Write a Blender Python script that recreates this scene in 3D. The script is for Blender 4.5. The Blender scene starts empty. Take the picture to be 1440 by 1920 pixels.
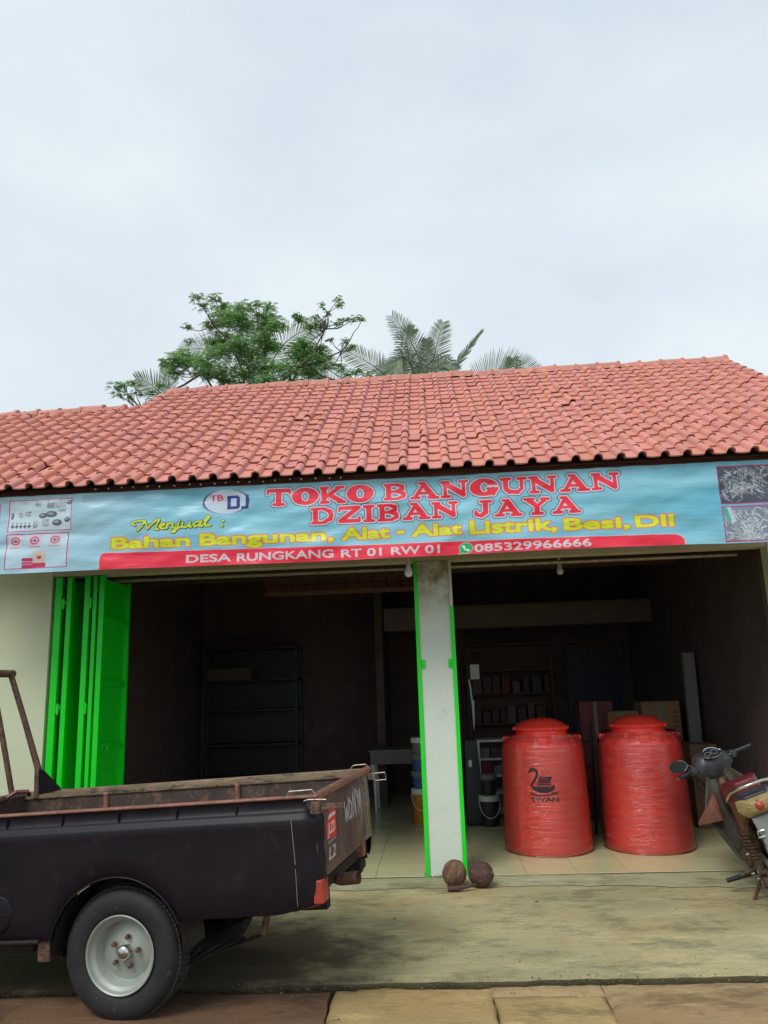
import bpy, bmesh, math, random
import numpy as np
from mathutils import Vector, Matrix, noise

random.seed(11)
S = bpy.context.scene
COL = S.collection
rad = math.radians

# ------------------------------------------------------------------ camera
def make_camera():
    pitch, roll, yaw, f = rad(12.605), rad(-1.953), rad(3.413), 1442.0
    fw = Vector((-math.sin(yaw) * math.cos(pitch), math.cos(yaw) * math.cos(pitch), math.sin(pitch)))
    rt = Vector((math.cos(yaw), math.sin(yaw), 0)); up = rt.cross(fw)
    r2 = rt * math.cos(roll) + up * math.sin(roll); u2 = up * math.cos(roll) - rt * math.sin(roll)
    M = Matrix((r2, u2, -fw)).transposed().to_4x4(); M.translation = (0, -6.6, 1.5)
    cd = bpy.data.cameras.new('camera'); cam = bpy.data.objects.new('camera', cd); COL.objects.link(cam)
    cam.matrix_world = M
    cd.sensor_fit = 'VERTICAL'; cd.sensor_height = 24; cd.sensor_width = 18; cd.lens = f / 1920 * 24
    cd.clip_start = .05; cd.clip_end = 2000
    S.camera = cam
make_camera()

# ------------------------------------------------------------------ light
SUN_EL, SUN_AZ = rad(50), rad(210)          # high, behind the camera, veiled by cloud
def make_world():
    w = bpy.data.worlds.new('World'); S.world = w; w.use_nodes = True
    nt = w.node_tree; N, L = nt.nodes, nt.links; N.clear()
    out = N.new('ShaderNodeOutputWorld')
    sky = N.new('ShaderNodeTexSky'); sky.sky_type = 'NISHITA'; sky.sun_disc = False
    sky.sun_elevation = SUN_EL; sky.sun_rotation = SUN_AZ
    b1 = N.new('ShaderNodeBackground'); b1.inputs[1].default_value = .1; L.new(sky.outputs[0], b1.inputs[0])
    tc = N.new('ShaderNodeTexCoord'); mp = N.new('ShaderNodeMapping'); mp.inputs['Scale'].default_value = (1, 1, 1.9)
    L.new(tc.outputs['Generated'], mp.inputs[0])
    nz = N.new('ShaderNodeTexNoise'); nz.inputs['Scale'].default_value = 1.7; nz.inputs['Detail'].default_value = 6
    nz.inputs['Roughness'].default_value = .52; nz.inputs['Distortion'].default_value = .35; L.new(mp.outputs[0], nz.inputs[0])
    cr = N.new('ShaderNodeValToRGB'); e = cr.color_ramp.elements
    e[0].position = .34; e[0].color = (.56, .655, .74, 1); e[1].position = .68; e[1].color = (.745, .81, .855, 1)
    m = e.new(.5) if hasattr(e, 'new') else None
    m.color = (.66, .74, .80, 1)
    L.new(nz.outputs[0], cr.inputs[0])
    b2 = N.new('ShaderNodeBackground'); b2.inputs[1].default_value = 1.0; L.new(cr.outputs[0], b2.inputs[0])
    mx = N.new('ShaderNodeMixShader'); mx.inputs[0].default_value = .93
    L.new(b1.outputs[0], mx.inputs[1]); L.new(b2.outputs[0], mx.inputs[2]); L.new(mx.outputs[0], out.inputs[0])
make_world()
sd = bpy.data.lights.new('sun', 'SUN'); sd.energy = 1.75; sd.angle = rad(26); sd.color = (1, .965, .91)
sun = bpy.data.objects.new('sun', sd); COL.objects.link(sun)
sun.rotation_euler = Vector((math.sin(SUN_AZ) * math.cos(SUN_EL), math.cos(SUN_AZ) * math.cos(SUN_EL), math.sin(SUN_EL))).to_track_quat('Z', 'Y').to_euler()
S.view_settings.view_transform = 'Standard'; S.view_settings.look = 'None'
S.view_settings.exposure = 0.22; S.view_settings.gamma = 1.0; S.view_settings.use_curve_mapping = False
S.cycles.max_bounces = 8; S.cycles.transparent_max_bounces = 16

# ------------------------------------------------------------------ materials
def mat(name, col, rough=.6, metal=0., var=.12, scale=6., bump=0., bscale=60., col2=None, thr=None, spec=.5,
        island=0., stretch=(1, 1, 1), trans=0., coat=0., detail=6):
    """Principled material whose colour wanders with noise; col2 + thr adds patches (rust, stain, wear)."""
    m = bpy.data.materials.new(name); m.use_nodes = True
    nt = m.node_tree; N, L = nt.nodes, nt.links; b = N['Principled BSDF']
    b.inputs['Roughness'].default_value = rough; b.inputs['Metallic'].default_value = metal
    b.inputs['Specular IOR Level'].default_value = spec
    if coat: b.inputs['Coat Weight'].default_value = coat; b.inputs['Coat Roughness'].default_value = .15
    tc = N.new('ShaderNodeTexCoord'); mp = N.new('ShaderNodeMapping'); mp.inputs['Scale'].default_value = stretch
    L.new(tc.outputs['Object'], mp.inputs[0])
    nz = N.new('ShaderNodeTexNoise'); nz.inputs['Scale'].default_value = scale; nz.inputs['Detail'].default_value = detail
    nz.inputs['Roughness'].default_value = .6; L.new(mp.outputs[0], nz.inputs[0])
    hs = N.new('ShaderNodeHueSaturation'); hs.inputs['Color'].default_value = (*col, 1)
    mr = N.new('ShaderNodeMapRange'); mr.inputs['From Min'].default_value = .3; mr.inputs['From Max'].default_value = .7
    mr.inputs['To Min'].default_value = 1 - var; mr.inputs['To Max'].default_value = 1 + var; L.new(nz.outputs[0], mr.inputs[0])
    val = mr.outputs[0]
    if island:
        g = N.new('ShaderNodeNewGeometry'); oi = N.new('ShaderNodeObjectInfo')
        ad = N.new('ShaderNodeMath'); ad.operation = 'ADD'; L.new(g.outputs['Random Per Island'], ad.inputs[0]); L.new(oi.outputs['Random'], ad.inputs[1])
        fr = N.new('ShaderNodeMath'); fr.operation = 'FRACT'; L.new(ad.outputs[0], fr.inputs[0])
        m2 = N.new('ShaderNodeMapRange'); m2.inputs['To Min'].default_value = 1 - island; m2.inputs['To Max'].default_value = 1 + island
        L.new(fr.outputs[0], m2.inputs[0])
        mu = N.new('ShaderNodeMath'); mu.operation = 'MULTIPLY'; L.new(val, mu.inputs[0]); L.new(m2.outputs[0], mu.inputs[1]); val = mu.outputs[0]
        f2 = N.new('ShaderNodeMath'); f2.operation = 'MULTIPLY'; f2.inputs[1].default_value = 7.31; L.new(fr.outputs[0], f2.inputs[0])
        f3 = N.new('ShaderNodeMath'); f3.operation = 'FRACT'; L.new(f2.outputs[0], f3.inputs[0])
        m3 = N.new('ShaderNodeMapRange'); m3.inputs['To Min'].default_value = .5 - island * .06; m3.inputs['To Max'].default_value = .5 + island * .09
        L.new(f3.outputs[0], m3.inputs[0]); L.new(m3.outputs[0], hs.inputs['Hue'])
        m4 = N.new('ShaderNodeMapRange'); m4.inputs['To Min'].default_value = 1 - island * .8; m4.inputs['To Max'].default_value = 1.05
        L.new(f3.outputs[0], m4.inputs[0]); L.new(m4.outputs[0], hs.inputs['Saturation'])
    L.new(val, hs.inputs['Value'])
    c = hs.outputs[0]
    if col2 is not None:
        n2 = N.new('ShaderNodeTexNoise'); n2.inputs['Scale'].default_value = scale * 2.3; n2.inputs['Detail'].default_value = 9
        n2.inputs['Roughness'].default_value = .68; L.new(mp.outputs[0], n2.inputs[0])
        r2 = N.new('ShaderNodeMapRange'); t = thr if thr else .56
        r2.inputs['From Min'].default_value = t - .05; r2.inputs['From Max'].default_value = t + .07; L.new(n2.outputs[0], r2.inputs[0])
        mx = N.new('ShaderNodeMixRGB'); mx.inputs[2].default_value = (*col2, 1); L.new(r2.outputs[0], mx.inputs[0]); L.new(c, mx.inputs[1])
        c = mx.outputs[0]
    L.new(c, b.inputs['Base Color'])
    if bump:
        n3 = N.new('ShaderNodeTexNoise'); n3.inputs['Scale'].default_value = bscale; n3.inputs['Detail'].default_value = 5
        L.new(mp.outputs[0], n3.inputs[0])
        bp = N.new('ShaderNodeBump'); bp.inputs['Strength'].default_value = bump; bp.inputs['Distance'].default_value = .01
        L.new(n3.outputs[0], bp.inputs['Height']); L.new(bp.outputs[0], b.inputs['Normal'])
    if trans:
        out = [n for n in N if n.type == 'OUTPUT_MATERIAL'][0]
        tl = N.new('ShaderNodeBsdfTranslucent'); L.new(c, tl.inputs[0]); ms = N.new('ShaderNodeMixShader'); ms.inputs[0].default_value = trans
        L.new(b.outputs[0], ms.inputs[1]); L.new(tl.outputs[0], ms.inputs[2]); L.new(ms.outputs[0], out.inputs[0])
    return m

M = {}
M['tile'] = mat('terracotta', (.575, .225, .178), .8, var=.07, scale=9, bump=.15, bscale=90, island=.10, col2=(.46, .32, .24), thr=.72)
M['ridge'] = mat('ridge terracotta', (.55, .235, .18), .85, var=.12, scale=7, bump=.2, bscale=60, island=.12, col2=(.42, .36, .27), thr=.66)
M['plaster'] = mat('painted plaster', (.60, .64, .44), .85, var=.04, scale=2, bump=.08, bscale=30, col2=(.5, .52, .36), thr=.68)
M['pillar'] = mat('pillar plaster', (.64, .71, .62), .8, var=.04, scale=3, bump=.12, bscale=22, col2=(.56, .6, .52), thr=.62)
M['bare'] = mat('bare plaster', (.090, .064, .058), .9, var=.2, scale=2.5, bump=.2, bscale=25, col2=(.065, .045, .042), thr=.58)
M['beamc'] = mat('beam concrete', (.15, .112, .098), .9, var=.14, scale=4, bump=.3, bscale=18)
M['lintel'] = mat('lintel plaster', (.55, .5, .36), .85, var=.1, scale=3, bump=.15)
M['green'] = mat('green enamel', (.006, .72, .02), .42, var=.05, scale=5, bump=.05, bscale=40, col2=(.01, .42, .02), thr=.7)
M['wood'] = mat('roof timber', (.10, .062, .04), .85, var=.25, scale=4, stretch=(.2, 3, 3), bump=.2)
M['fascia'] = mat('fascia paint', (.13, .042, .035), .7, var=.25, scale=5, stretch=(.3, 2, 2), bump=.1)
M['floor'] = mat('cream floor tile', (.60, .58, .34), .2, var=.05, scale=5, island=.04, spec=.5, col2=(.5, .47, .3), thr=.66)
M['dirt'] = mat('dirt', (.09, .065, .04), .95, var=.3, scale=5, bump=.5, bscale=30)
M['crackdirt'] = mat('wet black dirt', (.022, .017, .012), .7, var=.4, scale=12, bump=.5, bscale=60)
M['grass'] = mat('grassy earth', (.07, .09, .035), .95, var=.4, scale=.6, bump=.5, bscale=12)
M['tank'] = mat('red polyethylene', (1.0, .062, .040), .30, var=.05, scale=4, bump=.04, bscale=12)
M['tyre'] = mat('tyre rubber', (.014, .0135, .015), .7, var=.3, scale=9, bump=.15, bscale=90, col2=(.045, .038, .032), thr=.62)
M['tread'] = mat('dusty tread rubber', (.040, .037, .034), .85, var=.3, scale=20)
M['rim'] = mat('silver wheel paint', (.34, .37, .33), .45, .25, var=.14, scale=10, col2=(.27, .19, .12), thr=.68, bump=.1)
M['chrome'] = mat('chrome', (.62, .60, .56), .22, 1, var=.12, scale=20, col2=(.25, .13, .08), thr=.63)
M['steel'] = mat('dull steel', (.38, .35, .31), .5, .7, var=.2, scale=20, col2=(.2, .1, .06), thr=.58)
M['rust'] = mat('rusty iron', (.16, .085, .055), .8, .2, var=.35, scale=14, bump=.4, bscale=70, col2=(.07, .045, .035), thr=.52)
M['rim_rail'] = mat('worn copper-brown rail', (.30, .135, .10), .5, .3, var=.3, scale=10, bump=.2, col2=(.15, .09, .06), thr=.55, stretch=(1, 3, 3))
M['rail_top'] = mat('worn pale rail', (.22, .16, .10), .8, var=.5, scale=7, bump=.3, col2=(.07, .045, .03), thr=.56, stretch=(.6, 3, 3))
M['truck'] = mat('faded near-black paint', (.0095, .0072, .0115), .42, var=.3, scale=4, bump=.05, bscale=16, col2=(.022, .014, .018), thr=.62, spec=.24)
M['truck_in'] = mat('worn bed paint', (.055, .038, .03), .7, var=.3, scale=7, bump=.3, col2=(.15, .08, .05), thr=.56)
M['under'] = mat('underbody grime', (.018, .013, .011), .95, var=.4, scale=14, bump=.5, bscale=50, col2=(.06, .032, .02), thr=.60)
M['redlamp'] = mat('red lamp plastic', (.36, .040, .025), .4, var=.12, scale=14, spec=.6)
M['glass'] = mat('dark glass', (.02, .025, .03), .08, var=.05, spec=.8)
M['black'] = mat('black plastic', (.018, .018, .02), .5, var=.2, scale=12, bump=.1)
M['bikegrey'] = mat('dusty black plastic', (.035, .035, .045), .42, var=.25, scale=14, col2=(.10, .09, .08), thr=.62, bump=.08)
M['maroon'] = mat('maroon vinyl', (.12, .012, .018), .42, var=.25, scale=12, bump=.1, col2=(.3, .1, .09), thr=.7)
M['orange'] = mat('faded orange plastic', (.15, .045, .025), .6, var=.25, scale=12, col2=(.12, .06, .04), thr=.55, bump=.1)
M['amber'] = mat('yellowed lens', (.30, .235, .10), .45, var=.2, scale=25, col2=(.25, .14, .07), thr=.6)
M['fender'] = mat('grey fender plastic', (.17, .18, .165), .6, var=.15, scale=12, col2=(.14, .12, .1), thr=.62)
M['engine'] = mat('oily aluminium', (.17, .125, .085), .65, .5, var=.35, scale=22, bump=.4, bscale=90, col2=(.05, .035, .025), thr=.54)
M['coco'] = mat('brown coconut husk', (.155, .085, .05), .85, var=.35, scale=18, bump=.8, bscale=90, stretch=(1, 1, .25), col2=(.26, .17, .10), thr=.6)
M['coco2'] = mat('dark coconut husk', (.085, .035, .03), .7, var=.3, scale=18, bump=.7, bscale=90, stretch=(1, 1, .25), col2=(.15, .08, .06), thr=.6)
M['card'] = mat('cardboard', (.22, .13, .07), .9, var=.12, scale=5, bump=.1)
M['redcard'] = mat('dark red panel', (.13, .025, .02), .7, var=.2, scale=4)
M['white'] = mat('white plastic', (.62, .62, .58), .45, var=.06, scale=5)
M['lamp_glass'] = mat('frosted bulb', (.78, .78, .9), .3, var=.03)
M['yellow'] = mat('yellow bucket plastic', (.45, .19, .02), .4, var=.08, scale=6, col2=(.6, .12, .03), thr=.63)
M['blue'] = mat('blue label plastic', (.03, .09, .25), .4, var=.2, scale=14, col2=(.4, .06, .05), thr=.66)
M['darkblue'] = mat('dark blue metal', (.008, .014, .04), .5, var=.1)
M['greyboard'] = mat('grey board', (.17, .16, .145), .8, var=.1, stretch=(3, 3, .3))
M['leaf'] = mat('leaflets', (.22, .41, .09), .6, var=.3, scale=1.0, island=.40, trans=.45, spec=.3)
M['palm'] = mat('palm leaflets', (.16, .22, .11), .5, var=.2, scale=1.5, island=.3, trans=.25)
M['bark'] = mat('bark', (.12, .085, .065), .9, var=.3, scale=8, bump=.5, bscale=25)
M['backtile'] = mat('weathered back slope', (.35, .16, .1), .85, var=.15, scale=3)

def add_scratches(m, col, sc=(1.2, 1, 60), lo=.66, k=.6):
    nt = m.node_tree; N, L = nt.nodes, nt.links; b = N['Principled BSDF']; src = b.inputs['Base Color'].links[0].from_socket
    g = N.new('ShaderNodeTexCoord'); out = src
    for rot, th in ((.06, lo), (-.5, lo + .03)):
        mp = N.new('ShaderNodeMapping'); mp.inputs['Scale'].default_value = sc; mp.inputs['Rotation'].default_value = (0, rot, 0); L.new(g.outputs['Object'], mp.inputs[0])
        nz = N.new('ShaderNodeTexNoise'); nz.inputs['Scale'].default_value = 3; nz.inputs['Detail'].default_value = 7; nz.inputs['Roughness'].default_value = .7; L.new(mp.outputs[0], nz.inputs[0])
        r = N.new('ShaderNodeMapRange'); r.inputs['From Min'].default_value = th; r.inputs['From Max'].default_value = th + .04; r.inputs['To Max'].default_value = k; L.new(nz.outputs[0], r.inputs[0])
        x = N.new('ShaderNodeMixRGB'); x.inputs[2].default_value = (*col, 1); L.new(r.outputs[0], x.inputs[0]); L.new(out, x.inputs[1]); out = x.outputs[0]
    L.new(out, b.inputs['Base Color'])
add_scratches(M['truck'], (.16, .15, .16))
add_scratches(M['green'], (.10, .35, .06), (30, 30, 1.2), .68, .5)
def add_smear(m, z0, z1, col):
    # brown water stain with ragged outline on the upper part of the painted pillar
    nt = m.node_tree; N, L = nt.nodes, nt.links; b = N['Principled BSDF']; src = b.inputs['Base Color'].links[0].from_socket
    g = N.new('ShaderNodeTexCoord'); sp = N.new('ShaderNodeSeparateXYZ'); L.new(g.outputs['Object'], sp.inputs[0])
    nz = N.new('ShaderNodeTexNoise'); nz.inputs['Scale'].default_value = 7; nz.inputs['Detail'].default_value = 8; nz.inputs['Roughness'].default_value = .65; L.new(g.outputs['Object'], nz.inputs[0])
    r = N.new('ShaderNodeMapRange'); r.inputs['From Min'].default_value = z0; r.inputs['From Max'].default_value = z1; L.new(sp.outputs[2], r.inputs[0])
    a = N.new('ShaderNodeMath'); a.operation = 'MULTIPLY'; L.new(r.outputs[0], a.inputs[0])
    q = N.new('ShaderNodeMapRange'); q.inputs['From Min'].default_value = .38; q.inputs['From Max'].default_value = .62; L.new(nz.outputs[0], q.inputs[0]); L.new(q.outputs[0], a.inputs[1])
    x = N.new('ShaderNodeMixRGB'); x.inputs[2].default_value = (*col, 1); L.new(a.outputs[0], x.inputs[0]); L.new(src, x.inputs[1]); L.new(x.outputs[0], b.inputs['Base Color'])
add_smear(M['pillar'], 2.05, 2.35, (.27, .21, .13))

def concrete_mat(name, base, streak, alt, seed, mud_shade=None):
    """brushed concrete: broom streaks along x, broad stains, pits."""
    m = bpy.data.materials.new(name); m.use_nodes = True
    nt = m.node_tree; N, L = nt.nodes, nt.links; b = N['Principled BSDF']
    b.inputs['Roughness'].default_value = .82; b.inputs['Specular IOR Level'].default_value = .35
    tc = N.new('ShaderNodeTexCoord')
    def nz(scale, st, det=7, rough=.62, off=0.):
        mp = N.new('ShaderNodeMapping'); mp.inputs['Scale'].default_value = st; mp.inputs['Location'].default_value = (seed + off, seed * 2, 0)
        L.new(tc.outputs['Object'], mp.inputs[0]); n = N.new('ShaderNodeTexNoise'); n.inputs['Scale'].default_value = scale
        n.inputs['Detail'].default_value = det; n.inputs['Roughness'].default_value = rough; L.new(mp.outputs[0], n.inputs[0]); return n.outputs[0]
    def ramp(src, a, bb):
        r = N.new('ShaderNodeMapRange'); r.inputs['From Min'].default_value = a; r.inputs['From Max'].default_value = bb; L.new(src, r.inputs[0]); return r.outputs[0]
    def mix(f, c1, c2, k=1.0):
        x = N.new('ShaderNodeMixRGB')
        if k != 1.0:
            q = N.new('ShaderNodeMath'); q.operation = 'MULTIPLY'; q.inputs[1].default_value = k; L.new(f, q.inputs[0]); f = q.outputs[0]
        L.new(f, x.inputs[0])
        for i, c in ((1, c1), (2, c2)):
            if isinstance(c, tuple): x.inputs[i].default_value = (*c, 1)
            else: L.new(c, x.inputs[i])
        return x.outputs[0]
    broad = ramp(nz(.9, (1, 1.3, 1)), .40, .62)
    st = nz(5.5, (.8, 5.5, 1), 9, .75)
    fine = ramp(nz(30, (1, 1, 1), 4), .3, .7)
    c = mix(broad, base, alt)
    c = mix(ramp(st, .44, .66), c, streak, .42)
    c = mix(ramp(nz(1.3, (1, 1.2, 1), 8, .66, 31.), .50, .66), c, tuple(a_ * b_ for a_, b_ in zip(base, (.74, .62, .52))), .75)
    c = mix(ramp(nz(120, (1, 1, 1), 2, .5, 5.), .60, .72), c, tuple(v * .35 for v in base), .5)
    c = mix(fine, c, tuple(v * .55 for v in base), .28)
    spots = ramp(nz(1.9, (1, 1.8, 1), 10, .76, 7.), .50, .60)
    c = mix(spots, c, tuple(v * .42 for v in alt), .62)
    pale = ramp(nz(3.1, (.7, 2.2, 1), 9, .7, 13.), .56, .70)
    c = mix(pale, c, tuple(min(1, v * 1.3) for v in base), .6)
    if mud_shade:   # muddy oily ground and truck shadow painted in one dark tone, ragged outline
        (mx_, my_), (rx_, ry_), mc = mud_shade
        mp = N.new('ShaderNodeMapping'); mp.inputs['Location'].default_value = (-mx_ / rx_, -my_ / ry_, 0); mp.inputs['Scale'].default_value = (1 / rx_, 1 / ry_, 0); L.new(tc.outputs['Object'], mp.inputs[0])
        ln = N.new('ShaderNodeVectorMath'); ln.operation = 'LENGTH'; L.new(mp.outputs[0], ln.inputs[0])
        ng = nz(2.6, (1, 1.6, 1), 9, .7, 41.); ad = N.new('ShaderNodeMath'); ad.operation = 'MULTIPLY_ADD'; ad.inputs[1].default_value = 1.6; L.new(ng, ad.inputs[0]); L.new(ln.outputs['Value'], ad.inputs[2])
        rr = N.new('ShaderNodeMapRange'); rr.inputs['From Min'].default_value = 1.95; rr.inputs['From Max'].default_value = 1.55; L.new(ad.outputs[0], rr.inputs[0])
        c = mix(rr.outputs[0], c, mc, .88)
    L.new(c, b.inputs['Base Color'])
    a = N.new('ShaderNodeMath'); a.operation = 'ADD'; L.new(st, a.inputs[0]); L.new(nz(45, (1, 1, 1), 5), a.inputs[1])
    bp = N.new('ShaderNodeBump'); bp.inputs['Strength'].default_value = .6; bp.inputs['Distance'].default_value = .012
    L.new(a.outputs[0], bp.inputs['Height']); L.new(bp.outputs[0], b.inputs['Normal'])
    return m
M['apron'] = concrete_mat('apron concrete', (.53, .465, .245), (.27, .215, .11), (.38, .35, .20), 1.3, ((-1.75, -1.75), (1.35, .75), (.085, .060, .038)))  # dark ellipse under the truck: dirty ground plus painted shade
M['threshold'] = concrete_mat('threshold concrete', (.48, .47, .29), (.32, .31, .18), (.40, .39, .24), 4.1)
M['slab_y'] = concrete_mat('yellowish old concrete', (.58, .43, .18), (.28, .19, .09), (.38, .27, .12), 8.7)
M['slab_b'] = concrete_mat('brown old concrete', (.46, .33, .17), (.22, .15, .08), (.30, .21, .11), 15.2)
M['slab_r'] = concrete_mat('reddish muddy concrete', (.20, .11, .06), (.12, .07, .045), (.15, .085, .05), 22.5)

# ------------------------------------------------------------------ mesh builder
class MB:
    def __init__(s): s.v, s.f, s.uv = [], [], {}
    def add(s, v, f):
        o = len(s.v); s.v += [tuple(p) for p in v]; s.f += [tuple(i + o for i in q) for q in f]; return s
    def box(s, x0, x1, y0, y1, z0, z1, rot=None, piv=None, bevel=0.):
        bm = bmesh.new(); bmesh.ops.create_cube(bm, size=1)
        for v in bm.verts: v.co = Vector(((x0 + x1) / 2 + v.co.x * (x1 - x0), (y0 + y1) / 2 + v.co.y * (y1 - y0), (z0 + z1) / 2 + v.co.z * (z1 - z0)))
        if bevel: bmesh.ops.bevel(bm, geom=bm.edges[:], offset=bevel, segments=2, affect='EDGES', profile=.5)
        return s.take(bm, rot, piv)
    def take(s, bm, rot=None, piv=None):
        if rot is not None:
            p = Vector(piv) if piv is not None else Vector((0, 0, 0))
            for v in bm.verts: v.co = rot @ (v.co - p) + p
        bm.verts.index_update(); s.add([v.co.copy() for v in bm.verts], [[v.index for v in f.verts] for f in bm.faces]); bm.free(); return s
    def hull(s, pts, bevel=0.):
        bm = bmesh.new(); vs = [bm.verts.new(p) for p in pts]
        r = bmesh.ops.convex_hull(bm, input=vs)
        bmesh.ops.delete(bm, geom=[g for g in set(r['geom_interior'] + r['geom_unused']) if isinstance(g, bmesh.types.BMVert)], context='VERTS')
        bmesh.ops.dissolve_limit(bm, angle_limit=.05, verts=bm.verts[:], edges=bm.edges[:])
        if bevel: bmesh.ops.bevel(bm, geom=bm.edges[:], offset=bevel, segments=3, affect='EDGES', profile=.5, clamp_overlap=True)
        return s.take(bm)
    def tube(s, pts, r, n=8, cap=True, flat=1.0):
        pts = [Vector(p) for p in pts]; rs = r if isinstance(r, (list, tuple)) else [r] * len(pts)
        rings = []; prev = None
        for i, p in enumerate(pts):
            t = (pts[min(i + 1, len(pts) - 1)] - pts[max(i - 1, 0)]).normalized()
            if prev is None:
                a = Vector((0, 0, 1)) if abs(t.z) < .9 else Vector((1, 0, 0)); x = t.cross(a).normalized()
            else: x = (prev - t * prev.dot(t)).normalized()
            prev = x; y = t.cross(x)
            rings.append([p + (x * math.cos(2 * math.pi * k / n) + y * flat * math.sin(2 * math.pi * k / n)) * rs[i] for k in range(n)])
        v = [q for ring in rings for q in ring]; f = []
        for i in range(len(pts) - 1):
            for k in range(n): f.append((i * n + k, i * n + (k + 1) % n, (i + 1) * n + (k + 1) % n, (i + 1) * n + k))
        if cap: f.append(tuple(range(n))[::-1]); f.append(tuple((len(pts) - 1) * n + k for k in range(n)))
        return s.add(v, f)
    def lathe(s, prof, n=32, axis='z', c=(0, 0, 0), close=False):
        v, f = [], []; c = Vector(c)
        for r, h in prof:
            for k in range(n):
                a = 2 * math.pi * k / n; x, y = r * math.cos(a), r * math.sin(a)
                p = {'z': (x, y, h), 'y': (x, h, y), 'x': (h, x, y)}[axis]; v.append(c + Vector(p))
        for i in range(len(prof) - 1):
            for k in range(n):
                q = (i * n + k, i * n + (k + 1) % n, (i + 1) * n + (k + 1) % n, (i + 1) * n + k)
                f.append(q if axis != 'y' else q[::-1])
        if close: f.append(tuple(range(n))); f.append(tuple((len(prof) - 1) * n + k for k in range(n))[::-1])
        return s.add(v, f)
    def grid(s, fn, nu, nv):
        v = [fn(i / nu, j / nv) for j in range(nv + 1) for i in range(nu + 1)]
        return s.add(v, [(j * (nu + 1) + i, j * (nu + 1) + i + 1, (j + 1) * (nu + 1) + i + 1, (j + 1) * (nu + 1) + i) for j in range(nv) for i in range(nu)])
    def build(s, name, m, parent=None, smooth=None, clean=True):
        me = bpy.data.meshes.new(name); me.from_pydata(s.v, [], s.f)
        if clean:
            bm = bmesh.new(); bm.from_mesh(me); bmesh.ops.recalc_face_normals(bm, faces=bm.faces[:]); bm.to_mesh(me); bm.free()
        me.materials.append(m if not isinstance(m, str) else M[m])
        if smooth:
            me.polygons.foreach_set('use_smooth', [True] * len(me.polygons)); me.set_sharp_from_angle(angle=rad(smooth))
        o = bpy.data.objects.new(name, me); COL.objects.link(o)
        if parent is not None: o.parent = parent
        return o
def tag(o, label=None, cat=None, group=None, kind=None):
    for k, v in (('label', label), ('category', cat), ('group', group), ('kind', kind)):
        if v: o[k] = v
    return o
def thing(name, loc, label, cat, group=None, rot=(0, 0, 0)):
    o = bpy.data.objects.new(name, None); COL.objects.link(o); o.empty_display_size = .2
    o.location = loc; o.rotation_euler = rot; return tag(o, label, cat, group)
def copy_tree(o, parent=None):
    c = o.copy(); COL.objects.link(c)
    if parent is not None: c.parent = parent
    for ch in list(o.children): copy_tree(ch, c)
    return c

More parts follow.
